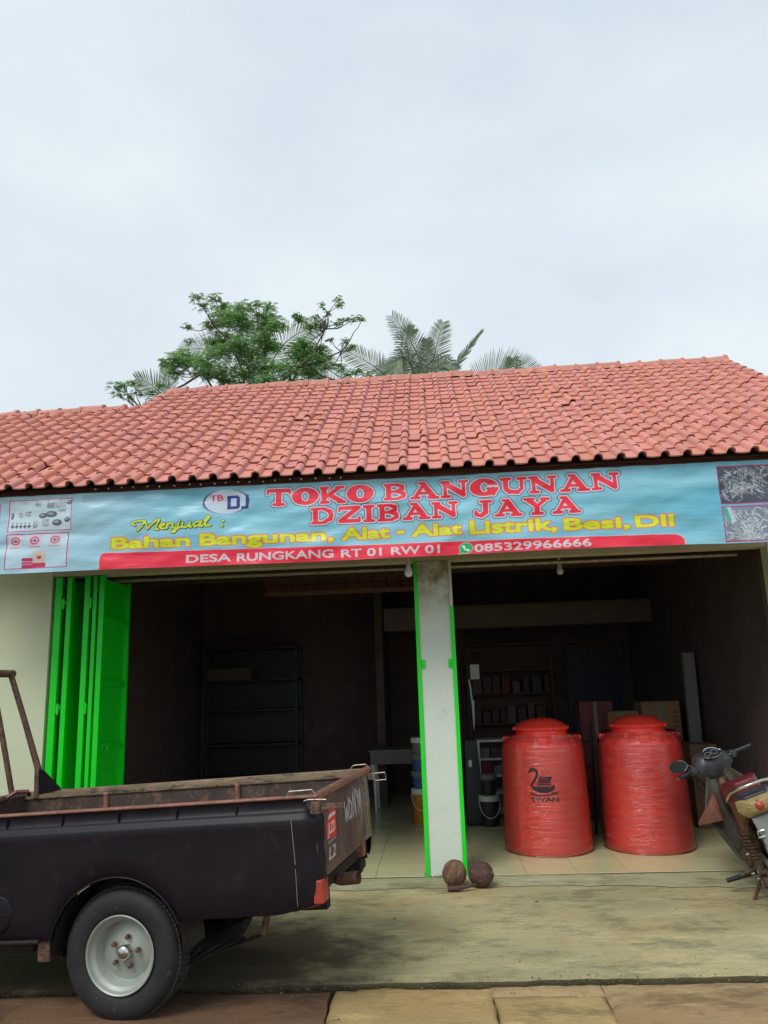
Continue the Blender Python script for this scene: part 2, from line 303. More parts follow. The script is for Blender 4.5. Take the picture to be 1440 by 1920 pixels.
# ------------------------------------------------------------------ flat print: masks drawn in numpy
class Canvas:
    """coordinates in metres, origin bottom left of the printed area"""
    def __init__(s, x0, x1, z0, z1, ppm):
        s.x0, s.z0, s.k = x0, z0, ppm; s.w, s.h = int((x1 - x0) * ppm), int((z1 - z0) * ppm)
        s.rgb = np.zeros((s.h, s.w, 4), np.float32); s.rgb[..., 3] = 1
        s.X = x0 + (np.arange(s.w) + .5) / ppm; s.Z = z0 + (np.arange(s.h) + .5) / ppm
    def mask(s): return np.zeros((s.h, s.w), np.float32)
    def win(s, a, b, c, d):
        i0, i1 = max(0, int((a - s.x0) * s.k) - 1), min(s.w, int((b - s.x0) * s.k) + 2)
        j0, j1 = max(0, int((c - s.z0) * s.k) - 1), min(s.h, int((d - s.z0) * s.k) + 2)
        return i0, max(i1, i0), j0, max(j1, j0)
    def capsule(s, m, a, b, r, r2=None):
        r2 = r if r2 is None else r2; R = max(r, r2)
        i0, i1, j0, j1 = s.win(min(a[0], b[0]) - R, max(a[0], b[0]) + R, min(a[1], b[1]) - R, max(a[1], b[1]) + R)
        X, Z = s.X[None, i0:i1], s.Z[j0:j1, None]
        dx, dz = b[0] - a[0], b[1] - a[1]; L2 = dx * dx + dz * dz + 1e-12
        t = np.clip(((X - a[0]) * dx + (Z - a[1]) * dz) / L2, 0, 1)
        d = np.hypot(X - a[0] - t * dx, Z - a[1] - t * dz) - (r + (r2 - r) * t)
        m[j0:j1, i0:i1] = np.maximum(m[j0:j1, i0:i1], np.clip(.5 - d * s.k, 0, 1))
    def ell(s, m, c, rx, rz, ring=0., sign=1):
        i0, i1, j0, j1 = s.win(c[0] - rx - .01, c[0] + rx + .01, c[1] - rz - .01, c[1] + rz + .01)
        X, Z = s.X[None, i0:i1], s.Z[j0:j1, None]
        q = np.sqrt(((X - c[0]) / rx) ** 2 + ((Z - c[1]) / rz) ** 2); a = np.clip(.5 - (q - 1) * min(rx, rz) * s.k, 0, 1)
        if ring: a = a * np.clip(.5 + (q - 1 + ring / min(rx, rz)) * min(rx, rz) * s.k, 0, 1)
        sub = m[j0:j1, i0:i1]; m[j0:j1, i0:i1] = np.maximum(sub, a) if sign > 0 else sub * (1 - a)
    def poly(s, m, pts):
        xs = [p[0] for p in pts]; zs = [p[1] for p in pts]; i0, i1, j0, j1 = s.win(min(xs), max(xs), min(zs), max(zs))
        X, Z = np.meshgrid(s.X[i0:i1], s.Z[j0:j1]); ins = np.zeros(X.shape, bool); n = len(pts)
        for k in range(n):
            (xa, za), (xb, zb) = pts[k], pts[(k + 1) % n]
            if za == zb: continue
            ins ^= ((za > Z) != (zb > Z)) & (X < (xb - xa) * (Z - za) / (zb - za) + xa)
        m[j0:j1, i0:i1] = np.maximum(m[j0:j1, i0:i1], ins)
    def rect(s, m, a, b, c, d):
        i0, i1 = [int(round(np.clip((v - s.x0) * s.k, 0, s.w))) for v in (a, b)]; j0, j1 = [int(round(np.clip((v - s.z0) * s.k, 0, s.h))) for v in (c, d)]
        m[j0:j1, i0:i1] = 1
    def grow(s, m, r):
        """dilate by r metres"""
        n = r * s.k; R = int(math.ceil(n)); js, is_ = np.where(m.max(1) > 0)[0], np.where(m.max(0) > 0)[0]
        if not len(js): return m
        j0, j1, i0, i1 = max(0, js[0] - R - 1), min(s.h, js[-1] + R + 2), max(0, is_[0] - R - 1), min(s.w, is_[-1] + R + 2)
        src = m[j0:j1, i0:i1]; out = src.copy(); P = np.pad(src, R)
        for dj in range(-R, R + 1):
            for di in range(-R, R + 1):
                d = math.hypot(dj, di)
                if 0 < d <= n + .5: np.maximum(out, P[R + dj:R + dj + src.shape[0], R + di:R + di + src.shape[1]] * min(1, n + .5 - d), out)
        res = m.copy(); res[j0:j1, i0:i1] = out; return res
    def text(s, m, body, a, b, c, d, bold=0., shear=0.):
        """built-in font fitted to the box x a..b, z c..d (box of the capitals)"""
        cu = bpy.data.curves.new('t', 'FONT'); cu.body = body; cu.offset = bold; cu.shear = shear; cu.resolution_u = 4
        ob = bpy.data.objects.new('t', cu); COL.objects.link(ob); dg = bpy.context.evaluated_depsgraph_get(); dg.update()
        me = bpy.data.meshes.new_from_object(ob.evaluated_get(dg)); me.calc_loop_triangles()
        V = np.array([v.co[:2] for v in me.vertices]); T = [t.vertices[:] for t in me.loop_triangles]
        bpy.data.objects.remove(ob); bpy.data.curves.remove(cu); bpy.data.meshes.remove(me)
        cap = .729 + bold * 2; lo = V[:, 0].min(); wd = V[:, 0].max() - lo
        V = np.stack([a + (V[:, 0] - lo) / wd * (b - a), c + (V[:, 1] + bold) / cap * (d - c)], 1)
        for t in T: s.poly(m, [tuple(V[i]) for i in t])
    def paint(s, m, col, al=1.0):
        a = (m * al)[..., None]
        s.rgb[..., :3] = s.rgb[..., :3] * (1 - a) + (np.array(col, np.float32) if not isinstance(col, np.ndarray) else col) * a
    def image(s, name, alpha=None):
        im = bpy.data.images.new(name, s.w, s.h, alpha=alpha is not None, float_buffer=False)
        A = s.rgb.copy(); A[..., :3] = np.clip(A[..., :3], 0, 1)
        c = A[..., :3]; A[..., :3] = np.where(c <= .0031308, c * 12.92, 1.055 * np.power(np.maximum(c, 1e-6), 1 / 2.4) - .055)
        if alpha is not None: A[..., 3] = alpha
        im.pixels.foreach_set(A.ravel()); im.pack(); return im

SLAB = {  # fat rounded slab letters, unit height, list of strokes (x0,z0,x1,z1,r)
 'T': (1.0, [(.1,.9,.9,.9,.1),(.06,.88,.06,.72,.06),(.94,.88,.94,.72,.06),(.5,.85,.5,.12,.155),(.3,.07,.7,.07,.07)]),
 'O': (1.05, 'O'),
 'K': (1.08, [(.2,.85,.2,.14,.14),(.08,.93,.36,.93,.07),(.08,.07,.36,.07,.07),(.3,.42,.78,.88,.1),(.42,.5,.86,.12,.13),(.7,.93,.98,.93,.07),(.76,.07,1.02,.07,.07)]),
 'B': (.98, [(.22,.87,.22,.13,.14),(.08,.93,.55,.93,.07),(.08,.07,.6,.07,.07),(.55,.92,.74,.82,.09),(.74,.82,.74,.66,.12),(.74,.66,.5,.53,.08),(.25,.52,.6,.52,.06),(.55,.51,.79,.38,.09),(.79,.38,.79,.22,.12),(.79,.22,.6,.08,.09)]),
 'A': (1.14, [(.55,.86,.24,.14,.09),(.56,.86,.9,.14,.15),(.38,.94,.6,.94,.06),(.34,.34,.8,.34,.06),(.08,.07,.38,.07,.07),(.72,.07,1.08,.07,.07)]),
 'N': (1.12, [(.2,.88,.2,.1,.09),(.9,.9,.9,.14,.09),(.22,.84,.88,.16,.14),(.08,.93,.34,.93,.07),(.76,.93,1.04,.93,.07),(.08,.07,.36,.07,.07)]),
 'G': (1.08, 'G'),
 'U': (1.06, [(.24,.88,.24,.36,.13),(.24,.36,.36,.16,.13),(.36,.16,.68,.12,.11),(.68,.12,.84,.34,.09),(.84,.34,.84,.88,.085),(.08,.93,.42,.93,.07),(.7,.93,1.0,.93,.07)]),
 'D': (1.06, [(.22,.87,.22,.13,.14),(.08,.93,.6,.93,.07),(.08,.07,.6,.07,.07),(.58,.9,.82,.72,.1),(.82,.72,.86,.5,.13),(.86,.5,.82,.28,.13),(.82,.28,.58,.1,.1)]),
 'Z': (.98, [(.14,.9,.88,.9,.1),(.1,.88,.1,.72,.06),(.84,.86,.16,.14,.12),(.12,.1,.88,.1,.1),(.9,.14,.9,.3,.06)]),
 'I': (.56, [(.28,.87,.28,.13,.145),(.1,.93,.46,.93,.07),(.1,.07,.46,.07,.07)]),
 'J': (.82, [(.54,.87,.54,.3,.14),(.54,.3,.36,.1,.12),(.36,.1,.16,.16,.1),(.14,.2,.16,.3,.09),(.36,.93,.76,.93,.07)]),
 'Y': (1.08, [(.24,.88,.54,.5,.13),(.88,.88,.56,.5,.09),(.54,.5,.54,.13,.14),(.08,.93,.42,.93,.07),(.74,.93,1.02,.93,.07),(.36,.07,.74,.07,.07)]),
}
def slab_word(cv, m, word, a, b, c, d):
    tot = sum(SLAB[ch][0] for ch in word) + .03 * (len(word) - 1); kx = (b - a) / tot; kz = d - c; x = a
    for ch in word:
        w, st = SLAB[ch]
        if st in ('O', 'G'):
            t = cv.mask(); cv.ell(t, (x + w / 2 * kx, c + .5 * kz), w / 2 * kx, .51 * kz)
            cv.ell(t, (x + w / 2 * kx, c + .5 * kz), .16 * kx, .3 * kz, sign=-1)
            if st == 'G':
                h = cv.mask(); cv.rect(h, x + .62 * kx, x + (w + .02) * kx, c + .47 * kz, c + .66 * kz); t *= 1 - h
                cv.capsule(t, (x + .66 * kx, c + .42 * kz), (x + 1.04 * kx, c + .42 * kz), .06 * kz)
                cv.capsule(t, (x + .87 * kx, c + .4 * kz), (x + .87 * kx, c + .12 * kz), .12 * kz)
            np.maximum(m, t, m)
        else:
            for x0, z0, x1, z1, r in st: cv.capsule(m, (x + x0 * kx, c + z0 * kz), (x + x1 * kx, c + z1 * kz), r * kz)
        x += (w + .03) * kx

# ================================================================== GROUND
def wob(x, a, s=1.): return (noise.noise(Vector((x * 2.1 + s, s, 0))) + .5 * noise.noise(Vector((x * 7 + s, s, 3))) + .3 * noise.noise(Vector((x * 25 + s, s, 5)))) * a
g = MB().grid(lambda u, v: (-600 + 1200 * u, -600 + 1200 * v, -.16), 4, 4).build('ground', 'grass'); tag(g, kind='structure')
fb = MB().box(-3.36, 2.80, -.0, 4.9, -.15, -.004).build('shop_floor', 'dirt'); tag(fb, kind='structure')
def floor_tiles():
    TS = .4; me = None
    b = MB().box(0, TS - .003, 0, TS - .003, -.012, 0, bevel=.0015)
    n = 0
    for j in range(12):
        for i in range(16):
            x = -3.36 + i * TS; y = .004 + j * TS
            w = min(TS - .003, 2.795 - x)
            if w < .05: continue
            if me is None: o = b.build('floor_tile', 'floor', fb); me = o.data
            else: o = bpy.data.objects.new('floor_tile', me); COL.objects.link(o); o.parent = fb
            o.location = (x, y, .0); o.scale = (w / (TS - .003), 1, 1); o.rotation_euler = (random.gauss(0, .0006), random.gauss(0, .0006), 0); n += 1
floor_tiles()
def crack_y(x): return -2.205 + .026 * (x + .8) + wob(x, .016)
def apron():
    nu, nv = 260, 24
    def fn(u, v):
        x = -6.5 + 13 * u; y0 = crack_y(x); y = y0 + (-.006 - y0) * v
        z = -.010 + .004 * noise.noise(Vector((x * .9, y * 1.3, 0))) - .004 * max(0, (.04 - v)) / .04 * (1 + noise.noise(Vector((x * 9, 0, 0))))
        return (x, y, z)
    m = MB().grid(fn, nu, nv)
    v = []
    for i in range(nu + 1):
        x, y, z = fn(i / nu, 0); v += [(x, y, z), (x, y + .07 + wob(x, .01, 9), z - .10)]
    m.add(v, [(2 * i, 2 * i + 1, 2 * i + 3, 2 * i + 2) for i in range(nu)])
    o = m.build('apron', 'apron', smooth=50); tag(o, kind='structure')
    # paler strip trowelled along the threshold
    def f2(u, v):
        x = -3.3 + 6.3 * u; w = .33 + wob(x, .07, 21) + .14 * (x > 1.2) * min(1, (x - 1.2)); y = -.012 - w * (1 - v)
        return (x, y, fn((x + 6.5) / 13, max(0, (y - crack_y(x)) / (-.006 - crack_y(x))))[2] + .0045)
    MB().grid(f2, 120, 4).build('threshold_strip', 'threshold', o, smooth=50)
    d = MB().grid(lambda u, v: (-6.5 + 13 * u, -2.42 + .4 * v, -.100), 60, 3).build('crack_dirt', 'crackdirt', o)
apron()
road = MB().box(-9, 9, -14, -2.25, -.15, -.105).build('road_bed', 'dirt'); tag(road, kind='structure')
def slab(x0, x1, y0, y1, m, seed, edge=False, skew=0.):
    nu, nv = 60, 40
    def fn(u, v):
        x = x0 + (x1 - x0) * u; yt = (crack_y(x) - .040 + wob(x, .020, 31)) if edge else y1
        y = y0 + (yt - y0) * v; x += skew * (y1 - y)
        x += wob(y * 1.3 + seed, .012, seed) * ((u < .001) + (u > .999))
        e = min(u * (x1 - x0), (1 - u) * (x1 - x0), v * (y1 - y0), (1 - v) * (y1 - y0))
        z = -.014 + .008 * noise.noise(Vector((x * 1.7, y * 1.7, seed))) + .004 * noise.noise(Vector((x * 11, y * 11, seed))) - .018 * max(0, 1 - e / .03) ** 2
        return (x, y, z)
    b = MB().grid(fn, nu, nv); n0 = nu + 1
    rim = [i for i in range(n0)] + [j * n0 + nu for j in range(1, nv + 1)] + [nv * n0 + i for i in range(nu - 1, -1, -1)] + [j * n0 for j in range(nv - 1, 0, -1)]
    o = len(b.v); b.v += [(b.v[i][0], b.v[i][1], -.11) for i in rim]
    b.f += [(rim[k], rim[(k + 1) % len(rim)], o + (k + 1) % len(rim), o + k) for k in range(len(rim))]
    return b.build('road_slab', m, road, smooth=50)
slab(-7, -.62, -4.6, -2.26, 'slab_r', 3, True, .06)
slab(-.60, .20, -4.6, -2.26, 'slab_y', 5, True, .03)
slab(.215, .745, -4.6, -2.345, 'slab_y', 7)
slab(.76, 2.2, -4.6, -2.26, 'slab_b', 9, True, -.04)
slab(2.22, 7, -4.6, -2.26, 'slab_b', 12, True)
slab(.2, .76, -2.335, -2.27, 'slab_b', 14, True)
slab(-7, 7, -9, -4.62, 'slab_b', 16)

# ================================================================== BUILDING
shop = thing('shop_building', (0, 0, 0), 'single storey shop with a red clay tiled roof, pale plaster front and wide open bays', 'building')
SL = rad(32.75); CS, SN = math.cos(SL), math.sin(SL)
EY, EZ = -.80, 3.125       # eave line (underside of the first course)
RX0, RXM, RX1 = -6.4, -3.42, 3.70
H0 = 2.53
def under(y, d=.06): return EZ + (y - EY) * math.tan(SL) - d
def P(name, m, *a, **k): return MB().box(*a, **{q: w for q, w in k.items() if q == 'bevel'}).build(name, m, shop)
P('front_wall', 'plaster', -6.2, -3.365, 0, .14, -.1, 3.05)
P('front_wall', 'plaster', 2.83, 3.4, 0, .14, -.1, 3.05)
P('lintel', 'lintel', -3.362, 2.828, .005, .16, H0, 3.05)
P('pillar', 'pillar', -.128, .142, .012, .20, -.05, H0 - .002, bevel=.006)
# side walls, back wall and gables
def gable(x0, x1, ridge_y, ridge_z):
    yb = ridge_y + 3.3
    pr = [(0.142, -.1), (yb - .4, -.1), (yb - .4, under(0) - .1), (ridge_y, ridge_z - .16), (.142, under(.142))]
    v = [(x, y, z) for x in (x0, x1) for y, z in pr]; n = len(pr)
    return MB().add(v, [tuple(range(n)), tuple(range(n, 2 * n))[::-1]] + [(i, (i + 1) % n, n + (i + 1) % n, n + i) for i in range(n)])
RYM, RYL = 2.45, 1.67
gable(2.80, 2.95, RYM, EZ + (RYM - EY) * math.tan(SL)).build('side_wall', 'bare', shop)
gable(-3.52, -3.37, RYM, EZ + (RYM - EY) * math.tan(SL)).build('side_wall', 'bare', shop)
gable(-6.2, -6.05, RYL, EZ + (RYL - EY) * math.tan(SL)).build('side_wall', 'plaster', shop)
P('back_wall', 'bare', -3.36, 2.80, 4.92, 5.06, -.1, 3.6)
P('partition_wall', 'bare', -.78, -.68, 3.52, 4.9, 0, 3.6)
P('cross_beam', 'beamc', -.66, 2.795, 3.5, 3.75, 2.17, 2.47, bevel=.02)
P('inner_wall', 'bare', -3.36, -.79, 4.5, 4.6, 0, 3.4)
# transom window and dark doorway in the back wall
def back_door():
    fr = MB()
    x0, x1 = 1.86, 2.66
    fr.box(x0, x1, 4.86, 4.915, 1.60, 1.64).box(x0, x1, 4.86, 4.915, 1.97, 2.01).box(x0, x1, 4.86, 4.915, 0, .05)
    for x in (x0, x0 + .26, x0 + .52, x1 - .04): fr.box(x, x + .04, 4.861, 4.914, 1.641, 1.969)
    for x in (x0, x1 - .04): fr.box(x, x + .04, 4.861, 4.914, .051, 1.599)
    f = fr.build('back_door', 'wood', shop)
    MB().box(x0 + .04, x1 - .04, 4.875, 4.91, .05, 1.6).build('door_leaf', 'darkblue', f)
    for k in range(3): MB().box(x0 + .045 + .26 * k, x0 + .255 + .26 * k, 4.885, 4.9, 1.645, 1.965).build('pane', 'black', f)
back_door()
def lean_to():
    # tiled edge of the inner roof seen from below through the left bay
    MB().box(-2.12, -.2, 3.0, 3.03, 2.625, 2.68, bevel=.004).build('inner_fascia', 'rim_rail', shop)
    m = MB()
    for i in range(11):
        x = -2.08 + i * .17
        for j in range(3):
            y = 2.93 - j * .19; z = 2.70 + j * .075
            m.box(x, x + .155, y - .09, y + .09, z, z + .014, rot=Matrix.Rotation(-.35, 3, 'X'), piv=(x, y, z))
    m.build('inner_tiles', 'fascia', shop)
lean_to()
for z, x0 in ((2.62, -3.36), (2.62, .0)):
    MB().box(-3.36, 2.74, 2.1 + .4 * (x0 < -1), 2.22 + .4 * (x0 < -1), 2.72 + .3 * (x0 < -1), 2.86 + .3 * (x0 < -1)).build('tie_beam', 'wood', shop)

# roof --------------------------------------------------------------
roof = MB().box(RX0, RX1 - .03, EY + .10, EY + .125, EZ - .080, EZ + .012).build('roof', 'fascia', shop)
def rp(x, s, h=0.):  # point on the roof plane: distance s up the slope, height h above it
    return Vector((x, EY + s * CS - h * SN, EZ + s * SN + h * CS))
dk = MB()
for xa, xb, sl in ((RX0, RXM, 2.90), (RXM, RX1 - .02, 3.86)):
    dk.add([rp(xa, .03, -.035), rp(xb, .03, -.035), rp(xb, sl, -.035), rp(xa, sl, -.035)], [(0, 1, 2, 3)])
    k = 3.6
    dk.add([rp(xa, sl, -.02), rp(xb, sl, -.02), rp(xb, sl, -.02) + Vector((0, k * CS, -k * SN)), rp(xa, sl, -.02) + Vector((0, k * CS, -k * SN))], [(0, 1, 2, 3)])
dk.build('roof_light_block', 'wood', roof)  # added sheet under the tiles stops light leaks; rear slope closes the roof
raf = MB()
x = RX0 + .1
while x < RX1 - .05:
    a, b = rp(x, .19, -.045), rp(x, 2.85, -.045)
    raf.add([a, a + Vector((.045, 0, 0)), b + Vector((.045, 0, 0)), b] + [q + Vector((0, 0, -.07)) for q in (a, a + Vector((.045, 0, 0)), b + Vector((.045, 0, 0)), b)],
            [(0, 1, 2, 3), (4, 5, 6, 7), (0, 1, 5, 4), (2, 3, 7, 6), (0, 3, 7, 4), (1, 2, 6, 5)])
    x += .55
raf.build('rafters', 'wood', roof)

TW, TE = .1675, .2125
def tile_profile():
    # pan (slightly dished) then roll; x from 0 to TW + side lap
    pts = []
    for k in range(5): t = k / 4; pts.append((.100 * t, -.004 * math.sin(math.pi * t)))
    for k in range(1, 9):
        a = math.pi * (1 - k / 8); pts.append((.1365 + .034 * math.cos(a), .006 + .036 * math.sin(a) ** .8 if 0 < k < 8 else .004))
    pts.append((.1725, .0))
    return pts
TP = tile_profile()
def tile_geo(mat4=None):
    """one clay tile lying on the slope plane: local x across, y up the slope, z off the roof"""
    L0 = TE + .035; th = .011; v, f = [], []; n = len(TP)
    for y, lift in ((0, .0155), (L0, .0)):
        for px, pz in TP: v.append((px, y, pz + lift))
    for y, lift in ((0, .0155),):
        for px, pz in TP: v.append((px, y + .002, pz + lift - th))
    for px, pz in TP: v.append((px, L0, pz - th))
    for i in range(n - 1):
        f.append((i, i + 1, n + i + 1, n + i)); f.append((i, 2 * n + i, 2 * n + i + 1, i + 1)); f.append((2 * n + i, 3 * n + i, 3 * n + i + 1, 2 * n + i + 1))
    f.append((0, n, 3 * n, 2 * n)); f.append((n - 1, 3 * n - 1, 4 * n - 1, 2 * n - 1))
    return v, f
RR = Matrix.Rotation(SL, 4, 'X')
tv, tf = tile_geo()
tme = bpy.data.meshes.new('roof_tile'); tme.from_pydata(tv, [], tf); tme.materials.append(M['tile'])
tme.polygons.foreach_set('use_smooth', [True] * len(tme.polygons)); tme.set_sharp_from_angle(angle=rad(40))
tiles = []
rnd = random.Random(5)
ncol = int((RX1 - RX0) / TW)
for c in range(ncol):
    x = RX1 - (c + 1) * TW
    top = 2.86 if x + .02 < RXM else 3.80
    cj = rnd.gauss(0, .002)
    r = 0
    while r * TE < top - .05:
        s_ = r * TE
        M4 = Matrix.Translation(rp(x + cj + rnd.gauss(0, .0022), s_ + rnd.gauss(0, .004), rnd.gauss(.0, .0014))) @ RR @ Matrix.Rotation(rnd.gauss(0, .012), 4, 'Z') @ Matrix.Rotation(rnd.gauss(0, .010), 4, 'Y') @ Matrix.Rotation(rnd.gauss(.0, .006), 4, 'X')
        if rnd.random() < .014: M4 = M4 @ Matrix.Translation((0, -.02, .012)) @ Matrix.Rotation(rnd.choice((-.07, .07)), 4, 'Z')
        tiles.append((M4, x, r)); r += 1
camp = Vector((0, -6.6, 1.5))
def vis(t):
    p = t[0].translation; d = p - camp; a = math.atan2(p.x + .1, d.y * .998)
    return (d.length, ) if -.53 < a + .06 < .47 else (99,)
tiles.sort(key=vis)
for M4, x, r in tiles[:300]:
    o = bpy.data.objects.new('roof_tile', tme); COL.objects.link(o); o.parent = roof; o.matrix_local = M4
V = np.array(tv); allv, allf = [], []; F = np.array([list(q) for q in tf])
for i, (M4, x, r) in enumerate(tiles[300:]):
    A = np.array(M4); allv.append(V @ A[:3, :3].T + A[:3, 3]); allf.append(F + i * len(tv))
me = bpy.data.meshes.new('upper_roof_tiles'); me.from_pydata(np.concatenate(allv).tolist(), [], np.concatenate(allf).tolist()); me.materials.append(M['tile'])
me.polygons.foreach_set('use_smooth', [True] * len(me.polygons)); me.set_sharp_from_angle(angle=rad(40))
o = bpy.data.objects.new('upper_roof_tiles', me); COL.objects.link(o); o.parent = roof; tag(o, kind='stuff')
# ridge caps: half-round with a collar at one end
def ridge_mesh():
    m = MB(); n = 10; v = []
    st = [(0, .066), (.025, .070), (.03, .056), (.27, .050)]
    for t, r in st:
        for k in range(n + 1):
            a = math.pi * (k / n) ; v.append((t, -math.cos(a) * r * 1.25, math.sin(a) * r * 1.05 - .01))
        v.append((t, r * 1.6, -.055)); v.append((t, -r * 1.6, -.055))
    w = n + 3; f = []
    for i in range(len(st) - 1):
        for k in range(w): 
            if k == n + 1: continue
            f.append((i * w + k, i * w + (k + 1) % w, (i + 1) * w + (k + 1) % w, (i + 1) * w + k))
    f.append(tuple(range(w))); m.add(v, f); return m
rmsh = None
def ridge(xa, xb, sl, step=.258):
    global rmsh
    x = xb - step; k = 0
    while x > xa - .05:
        p = rp(0, sl, .0); 
        if rmsh is None:
            o = ridge_mesh().build('ridge_tile', 'ridge', roof, smooth=50); rmsh = o.data
        else: o = bpy.data.objects.new('ridge_tile', rmsh); COL.objects.link(o); o.parent = roof
        o.location = (x + .25, p.y + .02, p.z + .022 + rnd.gauss(0, .005)); o.rotation_euler = (0, math.pi and rnd.gauss(-.0, .03), math.pi + rnd.gauss(0, .012))
        if k % 7 == 4: o.rotation_euler[1] += .07
        x -= step; k += 1
ridge(RXM, RX1 + .03, 3.86); ridge(RX0, RXM - .02, 2.90)
# verge trim at the right gable and mortar at the step
MB().add([rp(RX1 + .0, .05, .0), rp(RX1 + .05, .05, .0), rp(RX1 + .05, 3.86, .0), rp(RX1, 3.86, .0), rp(RX1, .05, -.12), rp(RX1 + .05, .05, -.12), rp(RX1 + .05, 3.86, -.12), rp(RX1, 3.86, -.12)],
         [(0, 1, 2, 3), (1, 5, 6, 2), (0, 4, 5, 1)]).build('verge_board', 'fascia', roof)

# folding doors -----------------------------------------------------
def door_leaf(xx, wid=.62, face=False, hinge_r=True):
    """steel leaf standing edge-on to the street: frame of box section, sheet, cross rails"""
    x, xb = xx; leaf = MB().box(x + .006, x + .012, .03, wid, .04, H0 - .03).build('door_leaf', 'green', shop)
    b = MB().box(x, xb, .0, .045, .02, H0 - .01, bevel=.003).build('leaf_stile', 'green', leaf)
    MB().box(x + .002, xb - .002, wid - .03, wid + .01, .02, H0 - .01, bevel=.003).build('leaf_stile', 'green', leaf)
    for z in ((.03,) if not face else (.03, .50, 1.02, 1.56, 2.12)):
        MB().box(x + .014, xb - .006, .046, wid - .031, z, z + .045).build('leaf_rail', 'green', leaf)
    return leaf
XD = [(-3.335, -3.274), (-3.228, -3.184), (-3.068, -3.020), (-2.990, -2.956), (-2.935, -2.889)]
for i, x in enumerate(XD): lf = door_leaf(x, .62 if i < 4 else .60, face=(i == 4))
MB().tube([(-2.882, .06, 1.07), (-2.882, .32, 1.07)], .009).tube([(-2.882, .16, 1.07), (-2.87, .16, 1.02)], .006).build('door_bolt', 'green', lf)
for xa, xb in ((XD[0][1] - .014, XD[1][0] + .014), (XD[2][1] - .014, XD[3][0] + .014)):
    for z in (2.28, 1.38, .45):
        MB().box(xa + .018, xb - .018, -.006, .018, z, z + .035, bevel=.003).box(xa + .021, (xa + xb) / 2 + .004, -.010, .018, z - .03, z + .001, bevel=.003).tube([((xa + xb) / 2, -.008, z - .045), ((xa + xb) / 2, -.008, z + .05)], .009).build('door_hinge', 'green', shop)
# angle-iron stops painted green on both corners of the pillar
for x0, x1, zt in ((-.158, -.126, H0 - .003), (.140, .172, 2.13)):
    MB().box(x0, x1, -.004, .16, -.02, zt, bevel=.002).build('door_stop', 'green', shop)
MB().box(.141, .168, -.002, .15, 2.131, H0 - .004).build('door_stop', 'white', shop)
for x0 in (-.125, .105):
    t = MB().box(x0, x0 + .034, -.004, .010, 1.62, 1.69, bevel=.002); t.tube([(x0 + .017, -.016, 1.655), (x0 + .017, .0, 1.655)], .008); t.build('lock_lug', 'green', shop)
MB().tube([(-3.3, .33, H0 - .012), (2.7, .33, H0 - .012)], .02).build('door_track', 'steel', shop)

# bulbs
def bulb(loc, label, cord_top):
    t = thing('light_bulb', loc, label, 'light bulb', 'bare bulbs hanging at the shop front')
    MB().lathe([(0, -.052), (.018, -.049), (.030, -.036), (.034, -.018), (.031, 0), (.022, .02), (.019, .035)], 20).build('bulb_globe', 'lamp_glass', t, smooth=60)
    MB().lathe([(.019, .035), (.02, .06), (.016, .075), (0, .078)], 16).build('bulb_base', 'white', t, smooth=40)
    MB().tube([(0, 0, .075), (0, 0, cord_top)], .011).build('lamp_holder', 'white', t)
bulb((-.19, -.3, 2.405), 'white bulb hanging under the banner just left of the pillar', .2)
bulb((1.25, .95, 2.535), 'dim bulb hanging inside the right bay above the left tank', .25)

